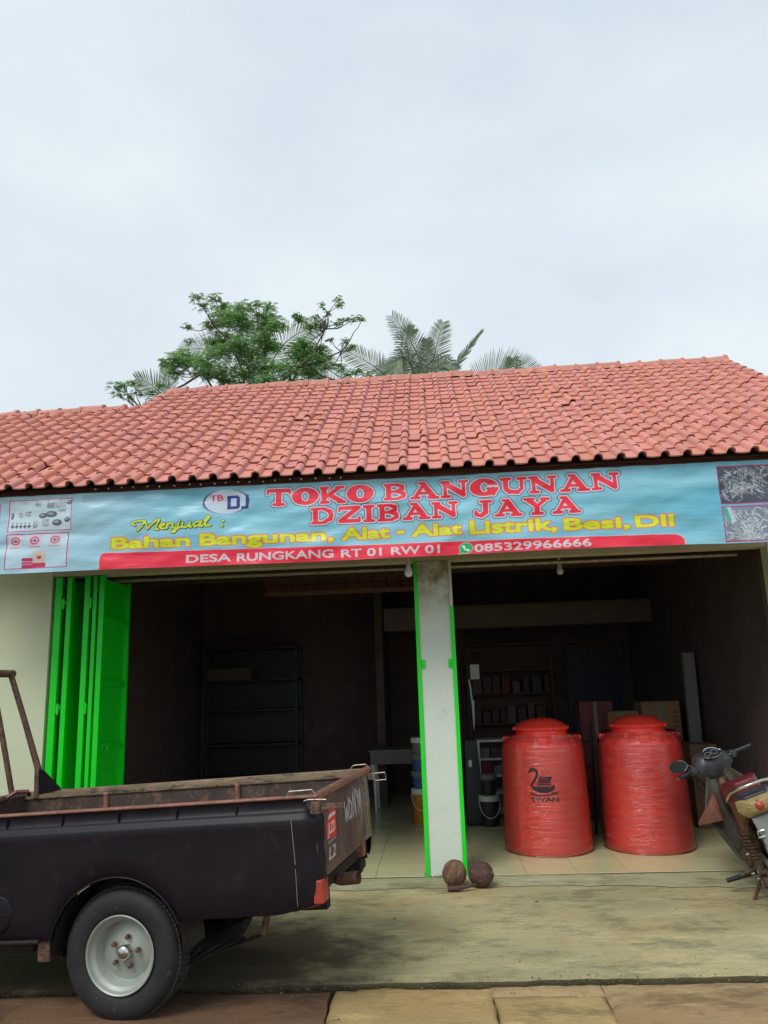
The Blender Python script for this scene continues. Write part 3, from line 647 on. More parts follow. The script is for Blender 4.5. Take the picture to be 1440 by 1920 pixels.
# ================================================================== BANNER
BX0, BX1, BZ0, BZ1, BY = -3.92, 3.02, 2.452, 3.088, -.72
def banner():
    cv = Canvas(BX0, BX1, BZ0, BZ1, 420); X, Z = np.meshgrid(cv.X, cv.Z)
    rs = np.random.RandomState(4)
    def sm(nx, nz):  # smooth random field
        a = rs.rand(nz + 2, nx + 2); gx = (X - BX0) / (BX1 - BX0) * nx; gz = (Z - BZ0) / (BZ1 - BZ0) * nz
        i, j = gx.astype(int), gz.astype(int); u, v = gx - i, gz - j; u = u * u * (3 - 2 * u); v = v * v * (3 - 2 * v)
        return (a[j, i] * (1 - u) + a[j, i + 1] * u) * (1 - v) + (a[j + 1, i] * (1 - u) + a[j + 1, i + 1] * u) * v
    q = sm(7, 5) * .6 + sm(18, 9) * .4
    left = np.clip((-1.9 - X) / 1.2, 0, 1); c = np.clip(q * 1.3 - .2, 0, 1)
    base = np.stack([.15 + .13 * c, .46 + .12 * c, .60 + .10 * c], -1)
    rt = np.clip((X - 1.5) / .8, 0, 1) * np.clip(1.4 - q * 1.5, 0, 1) * .6
    base = base * (1 - rt[..., None]) + np.array([.10, .42, .60]) * rt[..., None]
    pale = np.array([.42, .60, .70]); base = base * (1 - left[..., None] * .75) + pale * left[..., None] * .75
    cv.rgb[..., :3] = base
    red, yel, dark, whi, mag = (.80, .02, .045), (.62, .74, .02), (.012, .014, .04), (.62, .68, .76), (.55, .01, .13)
    # strip
    m = cv.mask(); cv.poly(m, [(-2.625, BZ0), (1.915, BZ0), (1.915, 2.50), (1.90, 2.515), (1.875, 2.53), (1.84, 2.535), (-.3, 2.560), (-2.585, 2.585), (-2.61, 2.578), (-2.625, 2.55)])
    cv.paint(cv.grow(m, .005), (.75, .55, .6)); cv.paint(m, (.80, .025, .06))
    # title
    for body, a, b, c_, d in (('TOKO', -1.285, -.43, 2.908, 3.044), ('BANGUNAN', -.355, 1.49, 2.908, 3.044), ('DZIBAN', -.935, .235, 2.746, 2.877), ('JAYA', .335, 1.17, 2.736, 2.870)):
        m = cv.mask(); slab_word(cv, m, body, a, b, c_, d); m = cv.grow(m, .0035)
        w = cv.grow(m, .011); k = cv.grow(m, .0165); cv.paint(k, dark); cv.paint(w, (.60, .62, .74)); cv.paint(m, red)
    # goods line
    for body, a, b, c_, d in (('Bahan', -2.535, -1.895, 2.618, 2.708), ('Bangunan,', -1.815, -.75, 2.616, 2.708), ('Alat', -.685, -.315, 2.614, 2.706), ('-', -.255, -.20, 2.612, 2.70), ('Alat', -.14, .25, 2.614, 2.706),
                              ('Listrik,', .31, .975, 2.608, 2.712), ('Besi,', 1.03, 1.525, 2.604, 2.692), ('Dll', 1.57, 1.855, 2.602, 2.694)):
        m = cv.mask()
        if body == '-': cv.rect(m, a, b, 2.642, 2.662)
        else: cv.text(m, body, a, b, c_ - .002, d + .003, bold=.018)
        m = cv.grow(m, .0045); cv.paint(cv.grow(m, .0080), (.78, .10, .10)); cv.paint(m, yel)
    # script "Menjual :"
    m = cv.mask(); z0, z1 = 2.752, 2.838; kx, kz = (1.725 - 2.385) * -1, z1 - z0
    def st(pts, r=.0075):
        for p, q_ in zip(pts[:-1], pts[1:]): cv.capsule(m, (-2.385 + p[0] * kx, z0 + p[1] * kz + p[0] * .012), (-2.385 + q_[0] * kx, z0 + q_[1] * kz + q_[0] * .012), r)
    st([(.06, .55), (.02, .7), (.05, .9), (.13, .98), (.18, .9), (.14, .4), (.09, .05)]); st([(.18, .95), (.2, .5), (.21, .15), (.27, .6), (.33, .97), (.36, .95), (.32, .4), (.31, .08), (.35, .05)])
    st([(.37, .25), (.42, .42), (.42, .58), (.38, .55), (.36, .3), (.39, .08), (.46, .15)]); st([(.46, .55), (.45, .08)]); st([(.45, .35), (.5, .58), (.53, .5), (.52, .1), (.56, .1)])
    st([(.6, .55), (.58, .0), (.55, -.3), (.51, -.3), (.55, -.1), (.63, .15)]); cv.ell(m, (-2.385 + .61 * kx, z0 + .86 * kz), .009, .009)
    st([(.65, .55), (.64, .15), (.68, .06), (.73, .3), (.74, .55), (.73, .1), (.76, .1)]); st([(.87, .5), (.82, .56), (.78, .3), (.8, .06), (.86, .3), (.88, .55), (.86, .1), (.89, .08)]); st([(.9, .2), (.98, .9), (.95, 1.0), (.92, .6), (.93, .1), (.99, .12)])
    cv.ell(m, (-1.632, 2.806), .013, .009); cv.ell(m, (-1.640, 2.768), .013, .009)
    sh = np.roll(np.roll(cv.grow(m, .004), 2, 1), -2, 0); cv.paint(np.maximum(cv.grow(m, .0045), sh), dark); cv.paint(m, yel)
    # village line and telephone
    for body, a, b, c_, d in (('DESA', -1.925, -1.562, 2.481, 2.546), ('RUNGKANG', -1.518, -.755, 2.479, 2.545), ('RT 01 RW 01', -.695, .07, 2.474, 2.540), ('085329966666', .336, 1.222, 2.466, 2.530)):
        m = cv.mask(); cv.text(m, body, a, b, c_, d, bold=.018); cv.paint(cv.grow(m, .002), (.62, .58, .62))
    m = cv.mask(); cv.ell(m, (.272, 2.500), .050, .040); cv.capsule(m, (.24, 2.475), (.225, 2.460), .008); cv.paint(cv.grow(m, .004), (.7, .8, .75)); cv.paint(m, (.01, .42, .12))
    m = cv.mask(); cv.capsule(m, (.254, 2.514), (.262, 2.492), .006); cv.capsule(m, (.262, 2.492), (.29, 2.482), .006); cv.capsule(m, (.252, 2.515), (.258, 2.511), .009); cv.capsule(m, (.284, 2.485), (.292, 2.484), .009); cv.paint(m, (.75, .8, .78))
    # oval mark with the initials
    m = cv.mask(); cv.ell(m, (-1.612, 2.962), .182, .098); cv.paint(m, (.56, .64, .74), .8)
    t = cv.mask(); cv.ell(t, (-1.612, 2.962), .192, .104, ring=.010); t *= np.clip(np.abs(X + 1.612) * 7 - .25, 0, 1); cv.paint(t, (.02, .03, .2))
    m = cv.mask(); cv.text(m, 'TB', -1.745, -1.632, 2.972, 3.022, bold=.02); cv.paint(m, (.75, .02, .1))
    m = cv.mask(); cv.text(m, 'c', -1.618, -1.606, 2.968, 2.984); cv.paint(m, (.05, .05, .1))
    m = cv.mask()
    for a_, b_, c_, d_ in ((-1.600, -1.572, 2.900, 3.008), (-1.600, -1.510, 2.900, 2.920), (-1.600, -1.510, 2.988, 3.008), (-1.524, -1.498, 2.910, 2.998), (-1.452, -1.426, 2.905, 3.012), (-1.486, -1.430, 2.898, 2.918)): cv.rect(m, a_, b_, c_, d_)
    cv.paint(m, (.03, .03, .22))
    # picture frames at both ends
    def frame(x0, x1, z0_, z1_, fill, a=1.):
        m = cv.mask(); cv.rect(m, x0, x1, z0_, z1_); cv.paint(m, fill, a); e = cv.mask(); cv.rect(e, x0 + .006, x1 - .006, z0_ + .006, z1_ - .006); cv.paint(m * (1 - e), mag)
    fz = sm(60, 14)
    frame(-3.40, -2.872, 2.792, 3.055, (.56, .68, .76), .9); frame(-3.40, -2.892, 2.487, 2.773, (.50, .66, .76), .75)
    frame(-3.92, -3.477, 2.792, 3.03, (.5, .64, .73), .8); frame(-3.92, -3.485, 2.487, 2.773, (.5, .66, .76), .75)
    rr = random.Random(3)
    for x, z, rx, rz in ((-3.11, 2.915, .034, .022), (-3.04, 2.925, .048, .026), (-2.99, 2.855, .040, .026), (-3.37, 2.925, .012, .03), (-2.895, 3.02, .024, .018), (-2.905, 2.875, .024, .020)):
        m = cv.mask(); cv.ell(m, (x, z), rx, rz); cv.paint(m, (.10, .11, .15)); m = cv.mask(); cv.ell(m, (x - .006, z + .006), rx * .6, rz * .45); cv.paint(m, (.32, .34, .40))
    for x in (-3.36, -3.325, -3.29, -3.255, -3.22):
        m = cv.mask(); cv.ell(m, (x, 2.835), .014, .010); cv.capsule(m, (x, 2.82), (x, 2.87), .003); cv.paint(m, (.10, .08, .12))
    for x, z, w_, h_ in ((-3.17, 2.845, .02, .045), (-3.085, 2.855, .03, .045), (-3.3, 2.93, .018, .03), (-3.24, 2.935, .022, .03), (-3.15, 3.01, .03, .02), (-2.97, 3.0, .05, .03), (-2.95, 2.955, .03, .02)):
        m = cv.mask(); cv.rect(m, x - w_, x + w_, z - h_ * .7, z + h_ * .7); cv.paint(m, (.42, .48, .55)); cv.rect(m, x - w_ * .6, x + w_ * .6, z - h_ * .4, z + h_ * .4); cv.paint(cv.mask() + 0, whi)
        for k in range(4):
            m = cv.mask(); xx, zz = x + rr.uniform(-w_, w_), z + rr.uniform(-h_, h_) * .6; cv.capsule(m, (xx, zz), (xx + rr.uniform(-.02, .02), zz + rr.uniform(-.01, .01)), .0035); cv.paint(m, (.2, .22, .28))
    m = cv.mask(); cv.text(m, '88', -3.075, -3.02, 2.975, 3.02, bold=.02); cv.paint(m, (.15, .18, .22))
    for x, cc in ((-3.325, (.66, .60, .66)), (-3.165, (.62, .52, .60)), (-3.0, (.50, .55, .60))):   # cement bags
        m = cv.mask(); cv.poly(m, [(x - .052, 2.655), (x + .05, 2.652), (x + .055, 2.765), (x - .046, 2.765)]); cv.paint(m, cc)
        m = cv.mask(); cv.ell(m, (x, 2.715), .038, .033, ring=.011); cv.paint(m, (.62, .05, .16)); m = cv.mask(); cv.ell(m, (x, 2.715), .016, .013); cv.paint(m, (.25, .12, .2))
        m = cv.mask(); cv.rect(m, x - .045, x + .044, 2.658, 2.663); cv.paint(m, (.25, .15, .25))
    for k in range(3):
        m = cv.mask(); cv.capsule(m, (-3.25, 2.505 + .028 * k), (-3.15, 2.503 + .028 * k), .0125); cv.paint(m, (.50, .02, .08) if k % 2 == 0 else (.62, .12, .2))
    m = cv.mask(); cv.rect(m, -3.175, -3.07, 2.495, 2.625); cv.paint(m, (.62, .52, .45)); m = cv.mask(); cv.rect(m, -3.175, -3.07, 2.495, 2.53); cv.paint(m, (.5, .03, .08)); m = cv.mask(); cv.ell(m, (-3.122, 2.575), .02, .014); cv.paint(m, (.55, .05, .08))
    # heaps of nails and wire
    for x0, x1, z0_, z1_, bg, lo, hi, n in ((2.222, 3.0, 2.752, 3.052, (.06, .07, .10), .12, .62, 560), (2.222, 3.0, 2.462, 2.735, (.20, .25, .32), .4, .8, 620)):
        frame(x0, x1, z0_, z1_, bg)
        heads = [(rr.uniform(x0, x1), rr.uniform(z0_, z1_), rr.uniform(0, 6.28)) for _ in range(26)]
        for k in range(n):
            hx, hz, ha = rr.choice(heads); a = ha + rr.gauss(0, .35); l = rr.uniform(.02, .06); x = hx + rr.gauss(0, .05); z = hz + rr.gauss(0, .035)
            p, q_ = (x, z), (x + math.cos(a) * l, z + math.sin(a) * l * .8)
            if min(p[0], q_[0]) < x0 + .01 or max(p[0], q_[0]) > x1 - .01 or min(p[1], q_[1]) < z0_ + .01 or max(p[1], q_[1]) > z1_ - .01: continue
            g_ = rr.uniform(lo, hi); m = cv.mask() if False else None
            i0, i1, j0, j1 = cv.win(min(p[0], q_[0]) - .01, max(p[0], q_[0]) + .01, min(p[1], q_[1]) - .01, max(p[1], q_[1]) + .01)
            XX, ZZ = cv.X[None, i0:i1], cv.Z[j0:j1, None]; dx, dz = q_[0] - p[0], q_[1] - p[1]
            t = np.clip(((XX - p[0]) * dx + (ZZ - p[1]) * dz) / (dx * dx + dz * dz), 0, 1); d = np.hypot(XX - p[0] - t * dx, ZZ - p[1] - t * dz) - .0026
            a2 = np.clip(.5 - d * cv.k, 0, 1)[..., None]; cv.rgb[j0:j1, i0:i1, :3] = cv.rgb[j0:j1, i0:i1, :3] * (1 - a2) + np.array((g_ * .86, g_ * .95, g_ * 1.06)) * a2
    m = cv.mask(); cv.poly(m, [(2.24, 2.73), (2.275, 2.73), (2.30, 2.64), (2.27, 2.61), (2.24, 2.66)]); cv.paint(m, (.05, .40, .36)); m = cv.mask(); cv.poly(m, [(2.262, 2.73), (2.29, 2.73), (2.32, 2.62), (2.29, 2.60)]); cv.paint(m, (.5, .55, .6))
    im = cv.image('banner_print')
    mt = bpy.data.materials.new('printed vinyl'); mt.use_nodes = True; nt = mt.node_tree; N, L = nt.nodes, nt.links; b = N['Principled BSDF']
    b.inputs['Roughness'].default_value = .36; b.inputs['Specular IOR Level'].default_value = .5
    ti = N.new('ShaderNodeTexImage'); ti.image = im; ti.interpolation = 'Cubic'; L.new(ti.outputs[0], b.inputs['Base Color'])
    tc = N.new('ShaderNodeTexCoord'); mp = N.new('ShaderNodeMapping'); mp.inputs['Scale'].default_value = (1, 1, 4.5); mp.inputs['Rotation'].default_value = (0, -.35, 0)
    nz = N.new('ShaderNodeTexNoise'); nz.inputs['Scale'].default_value = 4; nz.inputs['Detail'].default_value = 3; L.new(tc.outputs['Object'], mp.inputs[0]); L.new(mp.outputs[0], nz.inputs[0])
    bp = N.new('ShaderNodeBump'); bp.inputs['Strength'].default_value = .3; bp.inputs['Distance'].default_value = .02; L.new(nz.outputs[0], bp.inputs['Height']); L.new(bp.outputs[0], b.inputs['Normal'])
    t = thing('banner', (0, BY, 2.45), 'long blue vinyl shop banner with red title lettering hung under the eave', 'banner')
    nu, nv = 420, 44
    def fn(u, v):
        x = BX0 + (BX1 - BX0) * u; z = BZ0 + (BZ1 - BZ0) * v
        k = (1 - v) ; d = .010 * math.sin(x * 2.1 + 1) * k
        for ax, fr, am in ((.9, 3.2, .018), (-.7, 5.1, .011), (.35, 9., .005), (-1.6, 6., .006)):
            d += am * noise.noise(Vector((x * .55 * fr * .35, (z + ax * x * .35) * fr * 1.5, fr)))
        a = abs(((x * 2.02) % 1) - .5) * 2
        d += .010 * (a ** 3) * (1 - k) ** 2 * .6 - .006 * noise.noise(Vector((x * 14, z * 3, 2))) * (v > .8) * (v - .8) * 4
        xx = x; zz = z + .006 * math.sin(x * 1.7) * k + .004 * noise.noise(Vector((x * 6, 0, 7))) * (v > .5)
        return (xx, d - .01 * k, zz - 2.45)
    mb = MB().grid(fn, nu, nv); ob = mb.build('banner_sheet', mt, t, smooth=80, clean=False)
    uv = ob.data.uv_layers.new(name='UVMap'); li = np.zeros(len(ob.data.loops), np.int32); ob.data.loops.foreach_get('vertex_index', li)
    U = np.stack([(li % (nu + 1)) / nu, (li // (nu + 1)) / nv], 1).astype(np.float32); uv.data.foreach_set('uv', U.ravel())
    nm = None; x = -3.50
    while x < -.6:
        z = 3.078 - 2.45 + random.uniform(-.004, .006) + (.03 if x > -2.7 else -.02)
        if nm is None: o = MB().lathe([(.0, -.008), (.0055, -.006), (.007, 0), (.0055, .005)], 8, axis='y').build('banner_nail', 'white', t, smooth=60); nm = o.data
        else: o = bpy.data.objects.new('banner_nail', nm); COL.objects.link(o); o.parent = t
        o.location = (x, -.03, z); x += .105 + random.uniform(-.02, .02)
banner()

# ================================================================== WATER TANKS
def film_mat():
    m = bpy.data.materials.new('cling film'); m.use_nodes = True; nt = m.node_tree; N, L = nt.nodes, nt.links; N.clear()
    out = N.new('ShaderNodeOutputMaterial'); tr = N.new('ShaderNodeBsdfTransparent'); gl = N.new('ShaderNodeBsdfGlossy'); gl.inputs['Roughness'].default_value = .16
    df = N.new('ShaderNodeBsdfDiffuse'); df.inputs[0].default_value = (.75, .7, .7, 1)
    tc = N.new('ShaderNodeTexCoord'); mp = N.new('ShaderNodeMapping'); mp.inputs['Scale'].default_value = (1.6, 1.6, 42)
    nz = N.new('ShaderNodeTexNoise'); nz.inputs['Scale'].default_value = 2.2; nz.inputs['Detail'].default_value = 4; nz.inputs['Distortion'].default_value = .6
    L.new(tc.outputs['Object'], mp.inputs[0]); L.new(mp.outputs[0], nz.inputs[0])
    bp = N.new('ShaderNodeBump'); bp.inputs['Strength'].default_value = .7; bp.inputs['Distance'].default_value = .012; L.new(nz.outputs[0], bp.inputs['Height']); L.new(bp.outputs[0], gl.inputs['Normal'])
    r = N.new('ShaderNodeMapRange'); r.inputs['From Min'].default_value = .60; r.inputs['From Max'].default_value = .76; r.inputs['To Min'].default_value = .02; r.inputs['To Max'].default_value = .24; L.new(nz.outputs[0], r.inputs[0])
    m1 = N.new('ShaderNodeMixShader'); L.new(r.outputs[0], m1.inputs[0]); L.new(tr.outputs[0], m1.inputs[1]); L.new(df.outputs[0], m1.inputs[2])
    fr = N.new('ShaderNodeFresnel'); fr.inputs[0].default_value = 1.4; L.new(bp.outputs[0], fr.inputs['Normal'])
    m2 = N.new('ShaderNodeMixShader'); ad = N.new('ShaderNodeMath'); ad.operation = 'ADD'; ad.inputs[1].default_value = .045; L.new(fr.outputs[0], ad.inputs[0])
    L.new(ad.outputs[0], m2.inputs[0]); L.new(m1.outputs[0], m2.inputs[1]); L.new(gl.outputs[0], m2.inputs[2]); L.new(m2.outputs[0], out.inputs[0])
    return m
M['film'] = film_mat()
TPROF = [(.0, .0), (.365, .0), (.385, .012), (.390, .04), (.385, .30), (.378, .60), (.372, .86), (.366, .90), (.352, .935), (.325, .962), (.285, .982), (.255, .992), (.238, 1.0), (.232, 1.012), (.232, 1.045)]
def water_tank(loc, label, swan):
    t = thing('water_tank', loc, label, 'water tank', 'new red water tanks standing in the right bay')
    MB().lathe(TPROF, 64).build('tank_body', 'tank', t, smooth=50)
    MB().lathe([(.226, 1.040), (.255, 1.040), (.258, 1.046), (.258, 1.062), (.250, 1.070), (.238, 1.073), (.205, 1.098), (.15, 1.124), (.08, 1.139), (0, 1.143)], 56).build('tank_lid', 'tank', t, smooth=40)
    for k in range(8):
        a = k * math.pi / 4 + .2; R = Matrix.Rotation(a, 3, 'Z')
        MB().box(.25, .27, -.022, .022, 1.043, 1.066, rot=R, bevel=.004).build('lid_tab', 'tank', t)
    for a in (-.10, math.pi / 2 - .1, math.pi - .10, math.pi * 1.5 - .1):
        R = Matrix.Rotation(a, 3, 'Z'); MB().box(.29, .358, -.045, .045, .90, .985, rot=R, bevel=.012).build('lifting_lug', 'tank', t, smooth=40)
    # film wound round the body, wrinkled, gathered on the shoulder
    def fn(u, v):
        a = u * 2 * math.pi; z = .006 + v * 1.0; pr = TPROF
        r = .39
        for (r0, z0), (r1, z1) in zip(pr[2:-1], pr[3:]):
            if z0 <= z <= z1: r = r0 + (r1 - r0) * (z - z0) / max(1e-6, z1 - z0)
        if z > .9: r = max(r, .375 - (z - .9) * .55 + .018 * noise.noise(Vector((math.cos(a) * 5, math.sin(a) * 5, z * 9))))
        w = .0035 * noise.noise(Vector((math.cos(a) * 2.2, math.sin(a) * 2.2, z * 34))) + .003 * noise.noise(Vector((math.cos(a) * 5, math.sin(a) * 5, z * 12)))
        return ((r + .006 + w) * math.cos(a), (r + .006 + w) * math.sin(a), z)
    MB().grid(fn, 120, 90).build('plastic_wrap', 'film', t, smooth=80)
    if swan:
        cv = Canvas(-.14, .14, 0, .30, 700); m = cv.mask()
        def pc(pts, r): 
            for (a, b), (c, d) in zip(pts[:-1], pts[1:]): cv.capsule(m, (a, b), (c, d), r)
        pc([(-.118, .262), (-.10, .276), (-.075, .272), (-.055, .255)], .010); pc([(-.125, .252), (-.112, .262)], .005)
        pc([(-.055, .250), (-.058, .22), (-.078, .185), (-.102, .155), (-.112, .135)], .0085)
        cv.poly(m, [(-.122, .140), (-.08, .128), (.06, .126), (.085, .145), (.095, .125), (.075, .095), (.02, .078), (-.04, .080), (-.09, .100)])
        for k in range(5): cv.poly(m, [(-.07 + k * .004, .140 + k * .015), (.055 + k * .004 - k * .004, .140 + k * .015), (.07 - k * .004, .150 + k * .015), (-.045 + k * .004, .151 + k * .015)])
        cv.poly(m, [(.045, .17), (.075, .20), (.07, .212), (.03, .205)])
        pc([(-.12, .066), (-.06, .056), (.03, .058), (.11, .070)], .004); pc([(-.125, .078), (-.09, .074)], .003); pc([(.06, .074), (.115, .082)], .003)
        h = cv.mask(); 
        for k in range(3): cv.capsule(h, (-.05, .132 + .024 * k), (.06, .134 + .024 * k), .0022)
        m *= 1 - .7 * h
        cv.text(m, 'SWAN', -.122, .118, .004, .044, bold=.02); m = np.maximum(m, 0)
        im = cv.image('swan_print', alpha=m)
        mt = bpy.data.materials.new('black ink'); mt.use_nodes = True; nt = mt.node_tree; b = nt.nodes['Principled BSDF']; b.inputs['Base Color'].default_value = (.03, .018, .022, 1)
        ti = nt.nodes.new('ShaderNodeTexImage'); ti.image = im; nt.links.new(ti.outputs['Alpha'], b.inputs['Alpha'])
        nu, nv = 24, 10; a0 = -math.pi / 2 - .14
        def f2(u, v): 
            z = .45 + .30 * v; a = a0 + (u - .5) * .28 / .385; r = .3875
            return (r * math.cos(a), r * math.sin(a), z)
        o = MB().grid(f2, nu, nv).build('printed_emblem', mt, t, smooth=80, clean=False)
        uv = o.data.uv_layers.new(name='UVMap')
        for l in o.data.loops: i = l.vertex_index; uv.data[l.index].uv = ((i % (nu + 1)) / nu, (i // (nu + 1)) / nv)
water_tank((.945, .93, .001), 'red plastic water tank with a black swan emblem, nearer the pillar', True)
water_tank((1.835, .93, .001), 'plain red plastic water tank beside the motorcycle, in front of the cardboard boxes', False)

# ================================================================== COCONUTS
def coconut(loc, r, label, m, rot, stub):
    t = thing('coconut', loc, label, 'coconut', 'two brown coconuts lying at the foot of the pillar', rot)
    bm = bmesh.new(); bmesh.ops.create_icosphere(bm, subdivisions=5, radius=1)
    for v in bm.verts:
        d = v.co.normalized(); s = 1 + .05 * noise.noise(d * 2.2) + .012 * noise.noise(Vector((d.x * 9, d.y * 9, d.z * 2))) + .01 * noise.noise(d * 14)
        z = d.z * (1.10 if d.z > 0 else 1.0); v.co = Vector((d.x, d.y, z)) * r * s
    MB().take(bm).build('husk', m, t, smooth=80)
    if stub: MB().tube([(0, 0, r * 1.05), (.005, 0, r * 1.18)], [.014, .010]).tube([(.01, 0, r), (.03, .02, r * 1.1)], [.008, .004]).build('calyx', 'bark', t)
coconut((.065, -.30, .083), .091, 'lighter brown upright coconut leaning on the pillar foot', 'coco', (.15, .2, .3), False)
coconut((.262, -.33, .080), .090, 'dark maroon-brown coconut to the right, resting on a stalk', 'coco2', (1.0, 1.1, .4), True)
o = MB().tube([(.01, -.44, .012), (.07, -.45, .014), (.15, -.43, .022), (.22, -.41, .03)], [.020, .019, .015, .009], 10).build('coconut_stalk', 'coco2', smooth=60); tag(o, 'short thick brown stalk lying in front of the coconuts', 'stalk')
o = MB().tube([(-.17, -.02, .02), (-.10, -.06, .006), (-.05, -.10, .012), (.0, -.17, .02)], .0025, 5).tube([(-.1, -.06, .006), (-.06, -.03, .02), (-.02, -.05, .01)], .0018, 5).tube([(-.08, -.07, .006), (-.02, -.10, .03), (.01, -.15, .04)], .0018, 5).build('dry_twig', 'bark'); tag(o, 'thin dry twigs curling by the pillar foot left of the coconuts', 'twig')

# ================================================================== GOODS INSIDE
def shelf_unit(name, loc, w, d, h, zs, m, label, cat='shelf', back=False, rot=0):
    t = thing(name, loc, label, cat, rot=(0, 0, rot))
    for x in (0, w - .03):
        for y in (0, d - .03): MB().box(x, x + .03, y, y + .03, 0, h).build('upright', m, t)
    for z in zs: MB().box(-.004, w + .004, -.004, d, z, z + .022).build('shelf_board', m, t)
    if back: MB().box(.0, w, d + .001, d + .012, 0, h).build('back_panel', m, t)
    return t
shelf_unit('white_shelf', (.42, 2.55, 0), .95, .3, .84, (.05, .26, .44, .62, .82), 'white', 'low white shelf rack of small goods behind the left red tank')
rnd = random.Random(9)
def goods(x0, x1, y, z, label, group, ms, h=(.08, .15), cat='box'):
    x = x0; n = 0; NM = {'card': 'brown', 'greyboard': 'grey', 'white': 'white', 'maroon': 'maroon', 'redcard': 'dark red', 'bare': 'dull brown', 'wood': 'dark brown', 'beamc': 'dusty grey'}
    ORD = ('leftmost', 'second', 'third', 'fourth', 'fifth', 'sixth', 'seventh', 'eighth', 'ninth', 'tenth')
    while x < x1 - .08:
        w = rnd.uniform(.07, .13); hh = rnd.uniform(*h); k = rnd.choice(ms)
        o = MB().box(x, x + w, y, y + .16, z, z + hh, bevel=.004).build('goods_box' if cat == 'box' else 'jar', k); tag(o, '%s %s, %s' % (NM[k], label, ORD[n] if n == 0 else ORD[n] + ' from the left'), cat, group); n += 1; x += w + rnd.uniform(.01, .05)
goods(.46, 1.3, 2.6, .643, 'packet on the upper board of the low white shelf', 'packets on the upper white shelf board', ('redcard', 'greyboard', 'maroon', 'bare'))
goods(.46, 1.3, 2.6, .463, 'packet on the middle board of the low white shelf', 'packets on the middle white shelf board', ('greyboard', 'maroon', 'bare'))
# display shelves on the dim back wall
shelf_unit('wall_rack', (.42, 4.5, 0), 1.2, .35, 2.0, (.5, .9, 1.3, 1.62, 1.98), 'wood', 'tall dark goods rack on the back wall behind the left red tank', back=True)
goods(.5, 1.6, 4.52, 1.323, 'carton on the upper board of the tall back rack', 'cartons on the tall back rack', ('bare', 'wood', 'redcard', 'beamc'), (.15, .25))
goods(.5, 1.6, 4.52, .923, 'carton on the lower board of the tall back rack', 'cartons low on the back rack', ('bare', 'wood', 'redcard', 'beamc'), (.15, .25))
shelf_unit('display_cabinet', (-3.2, 4.05, 0), 1.3, .4, 2.05, (.32, .75, 1.2, 1.60, 2.03), 'black', 'tall dark display cabinet against the left bay back wall', 'cabinet', back=True)
for k in range(6):
    o = MB().box(-3.17 + (k % 2) * .02, -2.55, 4.06, 4.36, 1.625 + .026 * k, 1.645 + .026 * k, bevel=.004).build('wrapped_sheet', 'beamc'); tag(o, ('bottom', 'second lowest', 'third lowest', 'third highest', 'second highest', 'topmost')[k] + ' flat sheet of the pile on the upper cabinet board', 'sheet', 'pile of wrapped sheets on the cabinet')
# table with white legs
t = thing('table', (-.86, 3.05, 0), 'pale table with thin white legs left of the pillar', 'table')
MB().box(0, .75, 0, .5, .70, .725, bevel=.004).build('table_top', 'greyboard', t)
MB().box(.02, .73, .01, .03, .56, .699).build('apron_board', 'greyboard', t)
for x, y in ((.02, .02), (.70, .02), (.02, .45), (.70, .45)): MB().tube([(x + .02, y, .558), (x + .045, y, .35), (x + .05, y + .02, 0)], [.028, .022, .014], 8).build('leg', 'white', t, smooth=60)
# buckets
def bucket(loc, r, h, m, lid, label, cat='bucket', group=None, handle=True):
    t = thing('bucket', loc, label, cat, group)
    MB().lathe([(0, 0), (r * .86, 0), (r * .87, .01), (r, h - .03), (r, h)], 28).build('pail', m, t, smooth=50)
    MB().lathe([(r * 1.01, h - .045), (r * 1.08, h - .045), (r * 1.08, h + .004), (r * 1.02, h + .01), (0, h + .008)], 28).build('lid', lid, t, smooth=40)
    if handle: MB().tube([(r * 1.05 * math.cos(a), -r * 1.05 * abs(math.sin(a)) - .004, h - .05 - .16 * abs(math.sin(a))) for a in [math.pi * k / 12 for k in range(13)]], .0045, 6).build('handle', 'white', t)
bucket((-.215, 2.35, 0), .115, .36, 'yellow', 'white', 'yellow and orange bucket with white lid, bottom of the stack left of the pillar')
bucket((-.225, 2.36, .372), .10, .17, 'blue', 'greyboard', 'blue paint pail standing on the yellow bucket', handle=False)
bucket((-.225, 2.37, .554), .10, .17, 'blue', 'greyboard', 'second blue paint pail up the stack left of the pillar', handle=False)
bucket((-.22, 2.37, .736), .098, .16, 'greyboard', 'white', 'grey paint pail on top of the stack left of the pillar', handle=False)
bucket((.50, 2.12, 0), .105, .30, 'black', 'white', 'black pail with a wide white lid between pillar and left tank')
bucket((.50, 2.14, .312), .085, .20, 'black', 'greyboard', 'small black pail on the white lid right of the pillar', handle=False)
t = thing('speaker_case', (.25, 2.12, 0), 'tall black upright case right behind the pillar', 'case')
MB().hull([(x, y, z) for x in (0, .20) for y in (0, .25) for z in (0, .10)] + [(.02, .04, .88), (.15, .04, .88), (.02, .2, .88), (.15, .2, .88)], .012).build('case_body', 'black', t, smooth=40)
MB().box(.05, .085, -.004, .03, .60, .67).build('paper_tag', 'white', t)
# hung things right of the pillar
o = MB().hull([(.40, 2.9, 1.30), (.435, 2.9, 1.27), (.425, 2.9, 1.0), (.41, 2.9, .93), (.40, 2.905, 1.30), (.435, 2.905, 1.27), (.425, 2.905, 1.0), (.41, 2.905, .93)]).tube([(.405, 2.9, 1.29), (.40, 2.9, 1.42), (.385, 2.9, 1.52)], [.014, .012, .012]).build('hanging_saw', 'white'); tag(o, 'pale blade hanging in the gloom just right of the pillar', 'saw')
o = MB().box(.42, .53, 3.2, 3.21, 1.52, 1.70).build('hung_notice', 'white'); tag(o, 'small white paper notice hanging right of the pillar', 'notice')
